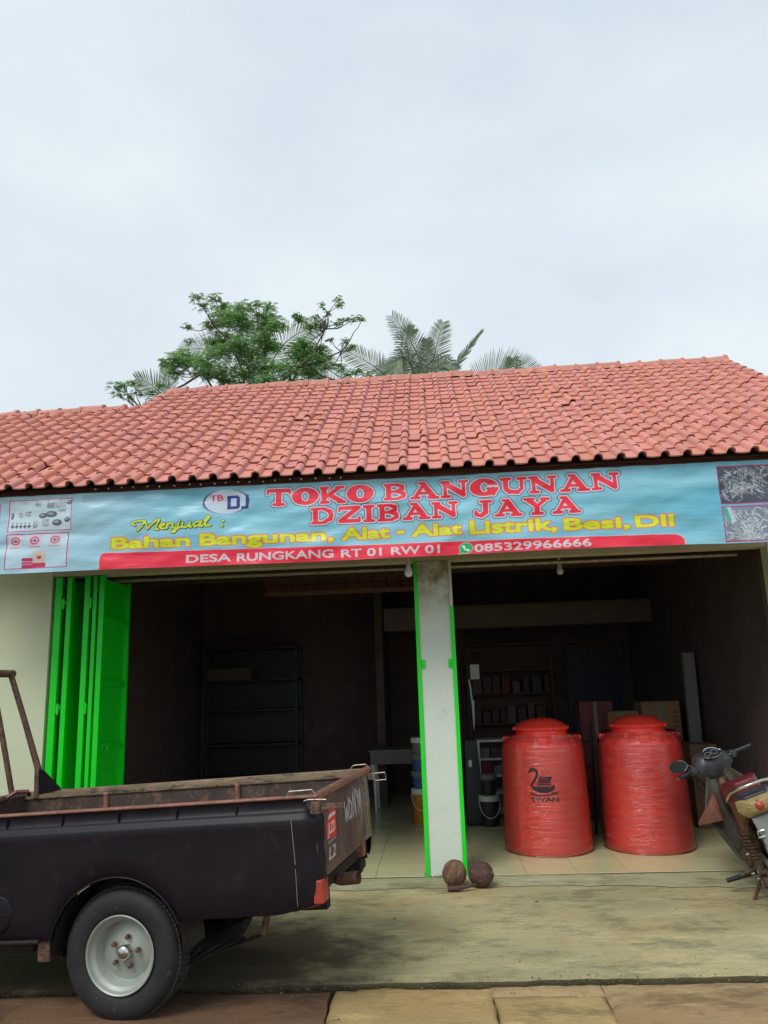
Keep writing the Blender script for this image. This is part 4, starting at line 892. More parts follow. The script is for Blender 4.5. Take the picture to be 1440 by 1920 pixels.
# boards and cartons behind the right tank
def carton(loc, w, d, h, m, label, rot=0):
    t = thing('carton', loc, label, 'box', rot=(0, 0, rot))
    MB().box(0, w, 0, d, 0, h, bevel=.006).build('carton_body', m, t)
    MB().box(w * .42, w * .52, -.0015, .004, 0.01, h - .01).build('tape_strip', 'greyboard', t)
    for k in range(6): MB().box(w * .8, w * .95, -.002, .003, h - .12 - .05 * k, h - .105 - .05 * k).build('printed_mark', 'bare', t)
carton((2.17, 2.05, 0), .40, .35, 1.22, 'card', 'tall cardboard carton behind the right tank, highest of the boxes')
carton((1.82, 2.1, 0), .33, .3, 1.13, 'card', 'lower cardboard carton between the two tank lids')
carton((1.55, 2.25, 0), .36, .3, 1.24, 'redcard', 'dark red carton standing behind the gap between the tanks')
carton((2.52, 1.7, 0), .27, .4, .80, 'card', 'cardboard carton by the right wall behind the motorcycle')
o = MB().box(2.60, 2.72, 1.95, 2.02, 0, 1.72, rot=Matrix.Rotation(.02, 3, 'Y'), piv=(2.7, 2, 0), bevel=.004).build('leaning_plank', 'greyboard'); tag(o, 'tall grey plank standing against the right inner wall', 'plank')
t = thing('step_ladder', (1.36, 1.55, 0), 'dark blue folded ladder in the gap between the tanks', 'ladder')
for a in (0, .12): MB().tube([(a, -.05, 0), (a + .10, .28, 1.05)], .013, 8).build('ladder_rail', 'darkblue', t)
for k in range(4): f = .15 + k * .22; MB().tube([(.1 * f, -.05 + .33 * f, 1.05 * f), (.12 + .1 * f, -.05 + .33 * f, 1.05 * f)], .010, 6).build('rung', 'darkblue', t)

# ================================================================== PICKUP TRUCK
def truck():
    y, tl = rad(-7.5), rad(3.0); h = Vector((math.cos(y), math.sin(y), 0)); Nn = Vector((-math.sin(y), math.cos(y), 0)); z = Vector((0, 0, 1))
    Sx = h * math.cos(tl) + z * math.sin(tl); Uu = Sx.cross(Nn)
    T = thing('pickup_truck', (0, 0, 0), 'old dark open-bed pickup truck with a silver steel wheel and dented tailgate', 'pickup truck')
    mw = Matrix((Sx, Nn * 1.05, Uu)).transposed().to_4x4(); mw.translation = (-1.541, -2.629, -.022); T.matrix_world = mw
    F0, S1 = -1.33, 1.005      # front of the bed, back edge
    WC, WR = -.03, .30         # wheel centre along s, radius
    UZ = .958
    def ulow(s):
        b = .375 if s < -.36 else (.44 + .02 * (s - .31) if s > .31 else .40)
        if s > .8: b = .45 + (s - .8) * .2
        d = abs(s - WC)
        if d < .355: b = max(b, .300 + math.sqrt(max(0, .355 ** 2 - d * d)) * .98)
        return b
    prof = [(0, 0), (.02, .0), (.45, -.006), (.80, -.012), (.86, -.016), (.885, -.004), (.905, .016), (.94, .020), (.958, .012)]
    def off(u):
        for (a, p), (b, q) in zip(prof[:-1], prof[1:]):
            if a <= u <= b: t = (u - a) / (b - a); return p + (q - p) * t * t * (3 - 2 * t)
        return 0
    us = [0, .02, .06, .15, .3, .45, .6, .7, .78, .83, .86, .87, .88, .888, .896, .905, .92, .94, .958]
    def side(nb, sg, name):
        m = MB(); path = []
        ss = list(np.linspace(F0, WC - .36, 16)) + list(np.linspace(WC - .355, WC + .355, 49)) + list(np.linspace(WC + .37, .925, 16))
        for s in ss: path.append((s, nb, 0, -1))
        R = .075
        for k in range(1, 9): a = math.pi / 2 * k / 8; path.append((.93 + R * math.sin(a), nb + sg * (R - R * math.cos(a)), math.sin(a), -math.cos(a)))
        W = len(path); v = []
        for j, q in enumerate(us):
            for s, n, ns, nn in path:
                lo = ulow(min(s, .97)); u = lo + (UZ - lo) * (q / .958) if q < .83 else q
                if q < .83: u = lo + (.83 - lo) * q / .83
                o = -off(u) ; tk = .02 * max(0, 1 - (u - lo) / .10) ** 2
                dent = (.012 * math.exp(-((s - .97) ** 2 / .002 + (u - .73) ** 2 / .0008)) + .010 * noise.noise(Vector((s * 1.5, u * 2, nb))) * .4)
                o2 = o - tk - dent; v.append((s + ns * o2, n + nn * sg * o2, u))
        m.add(v, [(j * W + i, j * W + i + 1, (j + 1) * W + i + 1, (j + 1) * W + i) for j in range(len(us) - 1) for i in range(W - 1)])
        return m.build(name, 'truck', T, smooth=55, clean=False)
    ns = side(-.03, 1, 'bed_side'); fs = side(1.07, -1, 'bed_side')
    # arch lips
    for nb, sg, par in ((-.032, 1, ns), (1.072, -1, fs)):
        pts = [(WC + .352 * math.cos(a), nb - sg * .004, .302 + .348 * math.sin(a)) for a in np.linspace(.38, math.pi - .2, 26)]
        MB().tube(pts, .0045, 8).build('arch_lip', 'truck', par, smooth=60)
    MB().tube([(.893, -.038, .49), (.892, -.040, .70), (.885, -.046, .87)], .0022, 5).build('panel_seam', 'chrome', ns)
    MB().tube([(F0, -.030, .372), (-.44, -.028, .372)], .010, 6).build('sill_lip', 'under', ns)
    MB().lathe([(0, -.006), (.080, -.006), (.088, -.003), (.09, 0)], 32, axis='y', c=(-.672, -.0345, .505)).build('fuel_cap', 'truck', ns, smooth=40)
    for k in range(6): MB().box(-.95 + .31 * k, -.944 + .31 * k, -.024, -.012, .893, .94).build('rope_hook', 'truck', ns)
    # inner bed
    for nb, nm in ((.0, 1), (1.04, -1)):
        MB().box(F0, S1 - .01, nb - .006, nb + .006, .668, UZ - .004).build('bed_lining', 'truck_in', T)
    MB().box(F0, S1, 0, 1.04, .660, .672).build('bed_floor', 'truck_in', T)
    MB().box(F0 - .03, F0, -.02, 1.06, .42, UZ - .003).build('bed_front_panel', 'truck_in', T)
    # rails round the top
    def rail(pts, r, m, flat=1.): return MB().tube(pts, r, 10, flat=flat).build('top_rail', m, T, smooth=60)
    b = MB()
    for s0, s1 in ((F0, S1),): b.box(s0, s1 + .01, -.026, .016, UZ - .002, UZ + .011, bevel=.005)
    b.build('top_rail', 'rim_rail', T, smooth=40)
    MB().box(F0, S1 + .01, 1.022, 1.07, UZ - .035, UZ + .012, bevel=.006).build('top_rail', 'rail_top', T, smooth=40)
    MB().box(F0 - .04, F0 + .012, -.02, 1.06, UZ - .01, UZ + .018, bevel=.006).build('top_rail', 'rail_top', T, smooth=40)
    for s in (-.735, .168): MB().hull([(s - .018, 1.024, UZ - .02), (s + .018, 1.024, UZ - .02), (s - .018, 1.034, .6), (s + .018, 1.034, .6), (s - .01, 1.012, UZ - .03), (s + .01, 1.012, UZ - .03), (s - .01, 1.012, .6), (s + .01, 1.012, .6)]).build('bed_stake', 'rim_rail', T)
    for s in (-1.0, -.735, .168, .6): MB().hull([(s - .018, .007, UZ - .01), (s + .018, .007, UZ - .01), (s - .018, .007, .6), (s + .018, .007, .6), (s - .01, .022, UZ - .03), (s + .01, .022, UZ - .03), (s - .01, .022, .6), (s + .01, .022, .6)]).build('bed_stake', 'truck_in', T)
    # tailgate
    cv = Canvas(0, 1.0, 0, .36, 700); X, Z = np.meshgrid(cv.X, cv.Z); rs = np.random.RandomState(8)
    def sm(nx, nz):
        a = rs.rand(nz + 2, nx + 2); gx = X * nx; gz = Z / .36 * nz; i, j = gx.astype(int), gz.astype(int); u, v = gx - i, gz - j; u = u * u * (3 - 2 * u); v = v * v * (3 - 2 * v)
        return (a[j, i] * (1 - u) + a[j, i + 1] * u) * (1 - v) + (a[j + 1, i] * (1 - u) + a[j + 1, i + 1] * u) * v
    q = .5 * sm(9, 4) + .3 * sm(30, 14) + .2 * sm(90, 50); st = .6 * sm(70, 3) + .4 * sm(160, 8)
    base = np.array([.060, .036, .036]) * (.6 + .9 * q[..., None])
    rust = np.clip((q - .52) * 5, 0, 1)[..., None]; base = base * (1 - rust * .6) + np.array([.15, .09, .055]) * rust * .6
    pale = (np.clip((st - .56) * 6, 0, 1) * np.clip((X - .35) * 2.2, .12, 1) * np.clip(1.25 - abs(Z - .2) * 3, .2, 1))[..., None]
    base = base * (1 - pale * .8) + np.array([.30, .32, .25]) * pale * .8
    g2 = (np.clip((X - .72) * 6, 0, 1) * np.clip((sm(60, 40) - .35) * 3, 0, 1))[..., None]; base = base * (1 - g2 * .6) + np.array([.26, .28, .20]) * g2 * .6
    cv.rgb[..., :3] = base
    m = cv.mask(); cv.poly(m, [(.045, .15), (.215, .145), (.22, .27), (.12, .272), (.045, .225)]); cv.paint(m, (.72, .03, .035))
    m = cv.mask(); cv.poly(m, [(.07, .236), (.215, .242), (.215, .258), (.10, .256)]); cv.paint(m, (.62, .60, .60))
    m = cv.mask(); cv.text(m, 'JLZD', .055, .20, .168, .222, bold=.03, shear=.3); cv.paint(m, (.62, .58, .56))
    m = cv.mask(); cv.rect(m, .05, .20, .128, .142); cv.paint(m, (.3, .28, .28))
    for k in range(9): m = cv.mask(); cv.rect(m, .055 + .016 * k, .062 + .016 * k, .129, .141); cv.paint(m, (.10, .05, .05))
    m = cv.mask(); cv.text(m, 'L2', .055, .185, .055, .115, bold=.02, shear=.2); cv.paint(m, (.52, .54, .60), .9)
    m = cv.mask()
    for pts in ([(.40, .27), (.42, .17), (.44, .24), (.46, .17), (.48, .28)], [(.50, .17), (.50, .27), (.55, .24), (.54, .18), (.50, .17)], [(.57, .17), (.585, .29), (.63, .17), (.64, .30)], [(.66, .30), (.665, .26)], [(.68, .17), (.69, .29), (.72, .20), (.75, .29), (.755, .17)]):
        for p, r in zip(pts[:-1], pts[1:]): cv.capsule(m, p, r, .0055)
    cv.paint(m, (.50, .56, .60), .85)
    r3 = random.Random(6)
    for k in range(70):
        x = r3.uniform(.25, .98); zz = r3.uniform(.02, .34); m = cv.mask() if k % 10 == 0 else m * 0; cv.capsule(m, (x, zz), (x + r3.uniform(-.02, .02), zz + r3.uniform(-.08, .03)), .0013); cv.paint(m, (.42, .44, .38), .55)
    im = cv.image('tailgate_paint'); mt = bpy.data.materials.new('worn tailgate paint'); mt.use_nodes = True; nt = mt.node_tree; b = nt.nodes['Principled BSDF']; b.inputs['Roughness'].default_value = .5
    ti = nt.nodes.new('ShaderNodeTexImage'); ti.image = im; nt.links.new(ti.outputs[0], b.inputs['Base Color'])
    nu, nv = 60, 24
    def fn(u, v):
        n = .035 + .985 * u; z = .597 + .36 * v; s = 1.018 - .014 * max(0, (v - .86) / .14) + .003 * noise.noise(Vector((n * 6, z * 6, 0))) - .006 * (1 if .25 < v < .28 or .72 < v < .75 else 0)
        s -= .018 * max(0, 1 - u / .05) ** 2 + .018 * max(0, 1 - (1 - u) / .05) ** 2
        return (s, n, z)
    tg = MB().grid(fn, nu, nv).build('tailgate', mt, T, smooth=50, clean=False); uv = tg.data.uv_layers.new(name='UVMap')
    for l in tg.data.loops: i = l.vertex_index; uv.data[l.index].uv = ((i % (nu + 1)) / nu, (i // (nu + 1)) / nv)
    MB().box(.985, .998, .03, 1.01, .60, .95).build('tailgate_lining', 'truck_in', tg)
    MB().tube([(1.008, -.012, UZ + .004), (1.010, .5, UZ + .008), (1.008, 1.055, UZ + .006)], .0195, 12).build('tailgate_tube', 'rim_rail', tg, smooth=60)
    # latches and wire loops
    MB().box(.985, 1.14, -.035, -.022, .902, .928, bevel=.003).box(.98, 1.03, -.045, -.018, .885, .94, bevel=.004).build('latch_bar', 'rust', tg)
    MB().tube([(.86, -.01, UZ + .01), (.87, -.012, UZ + .032), (.985, -.012, UZ + .034), (1.0, -.01, UZ + .012)], .0035, 6).build('wire_loop', 'steel', tg)
    MB().tube([(.95, -.035, .945), (.97, -.037, .951), (1.06, -.037, .947)], .0035, 6).build('wire_loop', 'steel', tg)
    MB().tube([(.90, 1.04, UZ + .01), (.92, 1.04, UZ + .034), (1.0, 1.04, UZ + .036), (1.02, 1.04, UZ + .012)], .0035, 6).build('wire_loop', 'steel', tg)
    MB().box(1.0, 1.045, 1.05, 1.075, .90, .94, bevel=.003).tube([(1.045, 1.065, .935), (1.11, 1.065, .937), (1.115, 1.065, .895), (1.045, 1.065, .893)], .0035, 6).build('latch_loop', 'steel', tg)
    # tail lamps
    for n0, n1, n2 in ((-.02, .075, 1), (.78, .86, -1)):
        lp = (MB().box(.965, 1.012, n0, n1, .490, .592, bevel=.005) if n2 > 0 else MB().box(.94, 1.008, n0 + .02, n1, .515, .592, bevel=.005)).build('tail_lamp', 'redlamp' if n2 > 0 else 'rim_rail', T)
        MB().box(.925, 1.012, n1 + .001, n1 + .012, .495, .590, bevel=.004).build('lamp_housing', 'truck', lp)
    MB().box(.90, .97, .02, .95, .50, .56, bevel=.01).build('rear_crossmember', 'under', T)
    MB().hull([(.86, 0, .455), (.99, .0, .48), (.86, .12, .44), (.98, .12, .49), (.86, 0, .49), (1.0, .0, .50), (.9, .1, .50)]).build('corner_bracket', 'rust', T)
    MB().box(.90, .98, .82, .95, .43, .54, bevel=.01).build('corner_bracket', 'under', T)
    # exhaust
    MB().tube([(.45, .45, .40), (.86, .36, .495), (.96, .335, .508), (.985, .33, .512), (1.005, .327, .513), (1.10, .31, .522)], [.014, .014, .015, .026, .030, .031], 14, cap=False).build('exhaust_pipe', 'rust', T, smooth=60)
    MB().lathe([(0, 0), (.029, 0)], 14, axis='x', c=(1.06, .317, .519)).build('exhaust_bore', 'black', T)
    # underbody
    for n in (.16, .86):
        pts = [(-.55, n, .30), (-.25, n, .20), (0, n, .17), (.25, n, .20), (.64, n, .32)]
        for k in range(4): MB().tube([(a * (1 - .16 * k), b_, c - .016 * k) for a, b_, c in pts], .03, 4, flat=.3).build('leaf_spring', 'under', T)
        MB().tube([(.64, n, .32), (.67, n, .42)], .018, 8).build('spring_shackle', 'rust', T)
        MB().box(-2.6, .95, n + .07, n + .13, .40, .49).build('chassis_rail', 'under', T)
    MB().tube([(WC, .08, .27), (WC, .96, .27)], .04, 12).build('rear_axle', 'under', T, smooth=60)
    MB().lathe([(0, -.12), (.08, -.11), (.12, -.05), (.12, .05), (.08, .11), (0, .12)], 18, axis='x', c=(WC, .52, .27)).build('differential', 'under', T, smooth=60)
    MB().tube([(WC - .1, .52, .27), (-2.2, .50, .36)], .03, 10).build('drive_shaft', 'under', T)
    MB().box(-.95, -.50, .02, .40, .30, .50, bevel=.03).build('fuel_tank', 'under', T)
    MB().box(-.47, -.40, .0, .12, .27, .37, bevel=.01).build('spring_mount', 'rust', T)
    # inner wheel housings
    for n0, n1 in ((-.024, .21), (.84, 1.062)):
        m = MB(); A = np.linspace(0, math.pi, 17); v = []
        for a in A:
            for n in (n0, n1): v.append((WC + .345 * math.cos(a), n, .30 + .345 * math.sin(a)))
        m.add(v, [(2 * i, 2 * i + 1, 2 * i + 3, 2 * i + 2) for i in range(16)]); m.add([v[2 * i + (1 if n0 < .5 else 0)] for i in range(17)], [tuple(range(17))]); m.build('wheel_housing', 'black', T)
    # wheels
    def wheel(s, n_out, sg, flag=True):
        q_ = .945
        w = bpy.data.objects.new('wheel', None); COL.objects.link(w); w.parent = T; w.location = (s, n_out, WR - .008); w.rotation_euler = (0, .25, 0 if sg > 0 else math.pi)
        R = WR; ty = [(.166, .030), (.176, .012), (.205, .004), (.235, .000), (.262, .003), (.282, .012), (.292, .024), (.298, .040), (.300, .085), (.298, .135), (.292, .152), (.280, .165), (.25, .172), (.20, .168), (.178, .150)]
        tm = MB().lathe([(r * R / .30, h * 1.18) for r, h in ty], 96, axis='y')
        o = tm.build('tyre', 'tyre', w, smooth=60)
        tr = MB(); 
        for k in range(76):
            a = 2 * math.pi * k / 76
            for h0, h1, r0, da in ((.030, .058, .2955, .0), (.064, .086, .2995, .5), (.092, .114, .2995, 0), (.120, .148, .2955, .5)):
                aa = a + da * 2 * math.pi / 76; Rm = Matrix.Rotation(-aa, 3, 'Y'); tr.box(r0 - .006, r0 + .0055, h0, h1, -.0098, .0098, rot=Rm)
        tr.v = [(a_, b_ * 1.18, c_) for a_, b_, c_ in tr.v]
        tr.build('tyre_tread', 'tread', w)
        rim = MB().lathe([(a_ * q_, b_) for a_, b_ in [(.186, .012), (.190, .004), (.186, .000), (.179, .004), (.174, .018), (.170, .024), (.158, .030), (.152, .040), (.146, .070), (.138, .082), (.130, .080), (.120, .074), (.060, .070), (.050, .066), (.036, .066)]], 64, axis='y').build('rim', 'rim', w, smooth=35)
        MB().lathe([(.036, .070), (.034, .035), (.028, .028), (.018, .024), (0, .022)], 24, axis='y').build('hub_cap', 'chrome', w, smooth=50)
        for k in range(5):
            a = 2 * math.pi * k / 5 + .35; MB().lathe([(.012, .062), (.0115, .044), (.008, .040), (0, .039)], 6, axis='y', c=(.068 * math.cos(a), 0, .068 * math.sin(a))).build('wheel_nut', 'rust', w)
        MB().lathe([(.17, .10), (.0, .10)], 24, axis='y').build('brake_drum', 'under', w)
        return w
    wheel(WC, .0, 1); wheel(WC, 1.04, -1); wheel(-2.18, .02, 1); wheel(-2.18, 1.02, -1)
    # cargo guard behind the cab
    G = MB().tube([(-1.235, 1.03, .93), (-1.235, 1.03, 1.12), (-1.34, 1.02, 1.45), (-1.445, 1.01, 1.765)], [.022, .021, .019, .019], 8).build('cargo_guard', 'rust', T, smooth=50)
    MB().tube([(-1.445, 1.04, 1.755), (-1.445, -.02, 1.755)], .026, 10).build('guard_crossbar', 'rust', G, smooth=60)
    MB().tube([(-1.235, .01, .93), (-1.235, .01, 1.12), (-1.34, .02, 1.45), (-1.445, .03, 1.765)], [.022, .021, .019, .019], 8).build('guard_post', 'rust', G, smooth=50)
    MB().tube([(-1.395, 1.0, .94), (-1.475, 1.0, 1.30), (-1.57, 1.0, 1.70)], .018, 8).build('guard_brace', 'rust', G)
    MB().tube([(-1.395, .04, .94), (-1.475, .04, 1.30), (-1.57, .04, 1.70)], .018, 8).build('guard_brace', 'rust', G)
    MB().hull([(-1.235, 1.035, 1.12), (-1.235, 1.035, .95), (-1.06, 1.035, .975), (-1.19, 1.035, 1.10), (-1.235, 1.018, 1.12), (-1.235, 1.018, .95), (-1.06, 1.018, .975), (-1.19, 1.018, 1.10)]).build('gusset_plate', 'truck', G)
    MB().tube([(-1.28, .80, .965), (-1.24, .83, .995), (-1.18, .86, .99), (-1.2, .9, .965)], .014, 6).build('rope_coil', 'maroon', G)
    # cab (mostly outside the picture)
    cb = MB().hull([(-1.60, n, u) for n in (.0, 1.04) for u in (.38, .95)] + [(-2.75, n, .95) for n in (.02, 1.02)] + [(-2.75, n, .38) for n in (.02, 1.02)] + [(-1.66, n, 1.5) for n in (.10, .94)] + [(-2.15, n, 1.5) for n in (.12, .92)] + [(-2.5, n, .97) for n in (.03, 1.01)], .03).build('cab', 'truck', T, smooth=40)
    MB().hull([(-1.72, .084, 1.42), (-2.05, .088, 1.42), (-2.33, .016, 1.02), (-1.70, .012, 1.02), (-1.72, .1, 1.42), (-1.70, .03, 1.02)]).build('side_window', 'glass', cb)
    MB().hull([(-2.75, n, u) for n in (.03, 1.01) for u in (.45, .88)] + [(-3.35, n, u) for n in (.07, .97) for u in (.45, .80)], .05).build('bonnet', 'truck', T, smooth=50)
truck()

# ================================================================== MOTORCYCLE
M['grit'] = mat('grit', (.13, .11, .075), .95, var=.3, scale=40, island=.4)
M['dryleaf'] = mat('dry leaf', (.20, .12, .05), .8, var=.3, scale=20)
M['bikebrown'] = mat('muddy brown plastic', (.045, .038, .026), .6, var=.35, scale=12, bump=.2, col2=(.12, .085, .05), thr=.62)
def motorcycle():
    B = thing('motorcycle', (2.285, -1.02, 0), 'muddy underbone motorcycle leaning on its side stand by the right jamb', 'motorcycle', rot=(0, rad(-20), rad(-9)))
    R = .275
    def whl(y, nm):
        w = bpy.data.objects.new(nm, None); COL.objects.link(w); w.parent = B; w.location = (0, y, R)
        ring = [(R + .0 - .034 + .034 * math.cos(a), .036 * math.sin(a)) for a in np.linspace(0, 2 * math.pi, 13)]
        MB().lathe(ring, 48, axis='x').build('tyre', 'tyre', w, smooth=70)
        MB().lathe([(.215, -.016), (.205, -.018), (.198, 0), (.205, .018), (.215, .016)], 40, axis='x').build('rim', 'chrome', w, smooth=50)
        sp = MB()
        for k in range(24):
            a = 2 * math.pi * k / 24; b = a + (.5 if k % 2 else -.5); sp.tube([(.022 * (1 if k % 4 < 2 else -1), .03 * math.cos(b), .03 * math.sin(b)), (0, .2 * math.cos(a), .2 * math.sin(a))], .0016, 4)
        sp.build('spokes', 'steel', w); MB().lathe([(0, -.05), (.05, -.045), (.055, 0), (.05, .045), (0, .05)], 20, axis='x').build('hub', 'engine', w, smooth=50)
        return w
    whl(0, 'rear_wheel'); whl(1.12, 'front_wheel')
    def pt(name, mb, m, par=B, sm=50): return mb.build(name, m, par, smooth=sm)
    # front end
    pt('front_fork', MB().tube([(-.075, 1.12, R), (-.075, .98, .62)], .02).tube([(.075, 1.12, R), (.075, .98, .62)], .02).tube([(0, .98, .6), (0, .90, .86)], .028), 'steel')
    ff = [(.06 * math.cos(b), 1.12 + (.30 + .03 * math.sin(b)) * math.cos(a), R + (.30 + .03 * math.sin(b)) * math.sin(a)) for a in np.linspace(.35, 2.7, 14) for b in np.linspace(0, math.pi, 7)]
    pt('front_fender', MB().add(ff, [(i * 7 + j, i * 7 + j + 1, (i + 1) * 7 + j + 1, (i + 1) * 7 + j) for i in range(13) for j in range(6)]), 'orange')
    # steering head turned to the left
    H = bpy.data.objects.new('handlebar', None); COL.objects.link(H); H.parent = B; H.location = (0, .86, .86); H.rotation_euler = (rad(6), 0, rad(22))
    cov = MB().hull([(-.19, -.02, -.03), (.19, -.02, -.03), (-.17, .02, .03), (.17, .02, .03), (-.10, -.07, .02), (.10, -.07, .02), (-.09, .08, .10), (.09, .08, .10), (-.08, .16, .02), (.08, .16, .02), (-.10, -.03, .085), (.10, -.03, .085), (-.08, -.05, -.09), (.08, -.05, -.09), (.07, .12, -.10), (-.07, .12, -.10)], .022)
    hc = pt('handlebar_cover', cov, 'bikegrey', H)
    ca = [(.083 * math.cos(a) * (1 if math.sin(a) < 0 else .8), -.035 + .052 * math.sin(a), .078 + .028 * math.sin(a)) for a in np.linspace(0, 2 * math.pi, 25)[:-1]]
    pt('cluster_bezel', MB().tube([(x, y - .008, z + .012) for x, y, z in ca + ca[:1]], .0055, 6), 'chrome', H)
    pt('instrument_cluster', MB().add([(x * .95, y - .008, z + .010) for x, y, z in ca], [tuple(range(24))]), 'glass', H)
    dial = MB()
    for cx, r in ((-.035, .022), (.022, .026)): dial.tube([(cx + r * math.cos(a), -.044 + r * .88 * math.sin(a), .088 + r * .47 * math.sin(a)) for a in np.linspace(0, 2 * math.pi, 17)], .0022, 4)
    dial.tube([(-.01, -.06, .081), (.01, -.03, .098)], .002, 4); pt('dial_ring', dial, 'fender', H)
    for sg in (-1, 1):
        pt('handlebar_tube', MB().tube([(sg * .10, 0, 0), (sg * .20, -.01, .015), (sg * .33, -.055, .02)], .011, 8), 'steel', H)
        pt('grip', MB().tube([(sg * .215, -.015, .016), (sg * .335, -.057, .021)], .017, 10), 'black', H)
        pt('switch_housing', MB().box(sg * .185 - .025, sg * .185 + .025, -.03, .03, -.02, .035, bevel=.008), 'bikegrey', H)
        pt('brake_lever', MB().tube([(sg * .18, .035, .01), (sg * .24, .05, .005), (sg * .335, .0, .0)], [.007, .006, .005], 6), 'chrome', H)
    pt('front_cowl', MB().hull([(-.10, .10, -.06), (.10, .10, -.06), (-.09, .16, .03), (.09, .16, .03), (-.07, .08, -.20), (.07, .08, -.20), (-.05, -.01, -.16), (.05, -.01, -.16), (-.06, -.02, -.06), (.06, -.02, -.06)], .015), 'bikegrey', H)
    for sg_, dx in ((1, .05), (-1, .03), (-1, .08)): pt('cable', MB().tube([(sg_ * (.15 + dx), .03, .01), (sg_ * (.13 + dx), .10, -.02), (sg_ * .10, .11, -.12), (sg_ * .03, .09, -.26)], .0045, 5), 'black', H)
    mr = pt('mirror', MB().tube([(-.17, -.0, .02), (-.20, -.02, .06), (-.26, -.03, .075)], .0045, 6), 'steel', H)
    pt('mirror_shell', MB().hull([(-.31 + .075 * math.cos(a) - .016 * math.sin(a), -.05 - .0 * math.sin(a), .095 + .048 * math.sin(a)) for a in np.linspace(0, 2 * math.pi, 17)] + [(-.31 + .055 * math.cos(a), -.02, .095 + .034 * math.sin(a)) for a in np.linspace(0, 2 * math.pi, 17)]), 'black', mr)
    pt('mirror_glass', MB().add([(-.31 + .068 * math.cos(a) - .014 * math.sin(a), -.0515, .095 + .042 * math.sin(a)) for a in np.linspace(0, 2 * math.pi, 21)[:-1]], [tuple(range(20))]), 'glass', mr)
    pt('mirror_rim', MB().tube([(-.31 + .071 * math.cos(a) - .015 * math.sin(a), -.053, .095 + .045 * math.sin(a)) for a in np.linspace(-1.4, 1.2, 14)], .0035, 5), 'fender', mr)
    pt('brake_cable', MB().tube([(-.16, .02, -.02), (-.18, .05, -.12), (-.10, .08, -.22), (0, .1, -.3)], .005, 5), 'black', H)
    # leg shield: curved wings either side
    for sg in (-1, 1):
        pts = []
        for j, (z, y, w0, w1, b) in enumerate(((.80, .84, .03, .10, .0), (.70, .80, .04, .17, .02), (.60, .76, .05, .235, .03), (.55, .75, .05, .25, .035), (.48, .73, .05, .22, .03), (.38, .72, .05, .20, .02), (.26, .66, .05, .17, .0), (.18, .58, .05, .11, -.02))):
            for k in range(6): u = k / 5; pts.append((sg * (w0 + (w1 - w0) * u), y - .07 * u * u - b * u, z))
        pt('leg_shield', MB().add(pts, [(i * 6 + j, i * 6 + j + 1, (i + 1) * 6 + j + 1, (i + 1) * 6 + j) for i in range(7) for j in range(5)]), 'bikebrown', sm=60).modifiers.new('thickness', 'SOLIDIFY').thickness = .008
    pt('shield_fin', MB().hull([(-.12, .66, .70), (-.17, .60, .66), (-.325, .60, .55), (-.32, .595, .53), (-.14, .58, .51), (-.10, .70, .64), (-.29, .66, .54)], .006), 'orange')
    pt('frame_spine', MB().tube([(0, .88, .74), (0, .70, .52), (0, .35, .42), (0, .12, .50), (0, -.10, .62)], .035, 10), 'rust')
    pt('centre_cover', MB().hull([(-.05, .8, .70), (.05, .8, .70), (-.05, .62, .50), (.05, .62, .50), (-.07, .35, .48), (.07, .35, .48), (-.06, .40, .60), (.06, .40, .60), (-.05, .8, .56), (.05, .8, .56)], .015), 'maroon')
    pt('seat', MB().hull([(sx * w, y, z) for y, w, z in ((.42, .07, .66), (.42, .08, .73), (.25, .11, .70), (.25, .105, .78), (.02, .115, .74), (.02, .11, .85), (-.16, .10, .77), (-.16, .09, .87), (-.22, .07, .79), (-.21, .06, .86)) for sx in (-1, 1)], .02), 'maroon')
    for sg in (-1, 1):
        pt('side_panel', MB().hull([(sg * .07, .35, .66), (sg * .11, .10, .72), (sg * .11, -.18, .76), (sg * .06, -.32, .75), (sg * .12, .05, .52), (sg * .13, -.05, .50), (sg * .10, -.22, .64), (sg * .06, .30, .48), (sg * .05, .0, .6), (sg * .12, .16, .40), (sg * .09, .22, .38)], .014), 'orange')
    pt('tail_cowl', MB().hull([(sx * w, y, z) for y, w, z in ((-.15, .10, .79), (-.15, .10, .66), (-.33, .10, .82), (-.33, .105, .70), (-.40, .07, .80), (-.39, .08, .74)) for sx in (-1, 1)], .012), 'bikegrey')
    lens = pt('tail_light', MB().hull([(sx * w, y, z) for y, w, z in ((-.36, .130, .79), (-.36, .14, .72), (-.37, .09, .67), (-.40, .10, .785), (-.445, .055, .765), (-.44, .06, .71), (-.40, .09, .69)) for sx in (-1, 1)], .012), 'amber')
    pt('red_lens', MB().lathe([(0, -.040), (.022, -.034), (.034, -.016), (.037, .0)], 20, axis='y', c=(-.01, -.418, .738)), 'redlamp', lens)
    for k in (-1, 1): pt('lens_screw', MB().lathe([(0, -.004), (.004, -.002), (.005, .004)], 8, axis='y', c=(k * .075, -.43, .745)), 'chrome', lens)
    pt('grab_rail', MB().tube([(-.13, -.02, .74), (-.14, -.20, .79), (-.125, -.36, .845), (-.07, -.43, .865), (.07, -.43, .865), (.125, -.36, .845), (.14, -.2, .79), (.13, -.02, .74)], .010, 8), 'chrome')
    pt('rear_fender', MB().hull([(sx * w, y, z) for y, w, z in ((-.34, .075, .69), (-.40, .085, .67), (-.46, .08, .36), (-.45, .07, .34), (-.36, .07, .60)) for sx in (-1, 1)], .008), 'fender')
    pt('plate_bracket', MB().tube([(-.05, -.43, .60), (-.09, -.435, .605), (-.10, -.435, .57), (-.06, -.43, .565)], .006, 6), 'chrome')
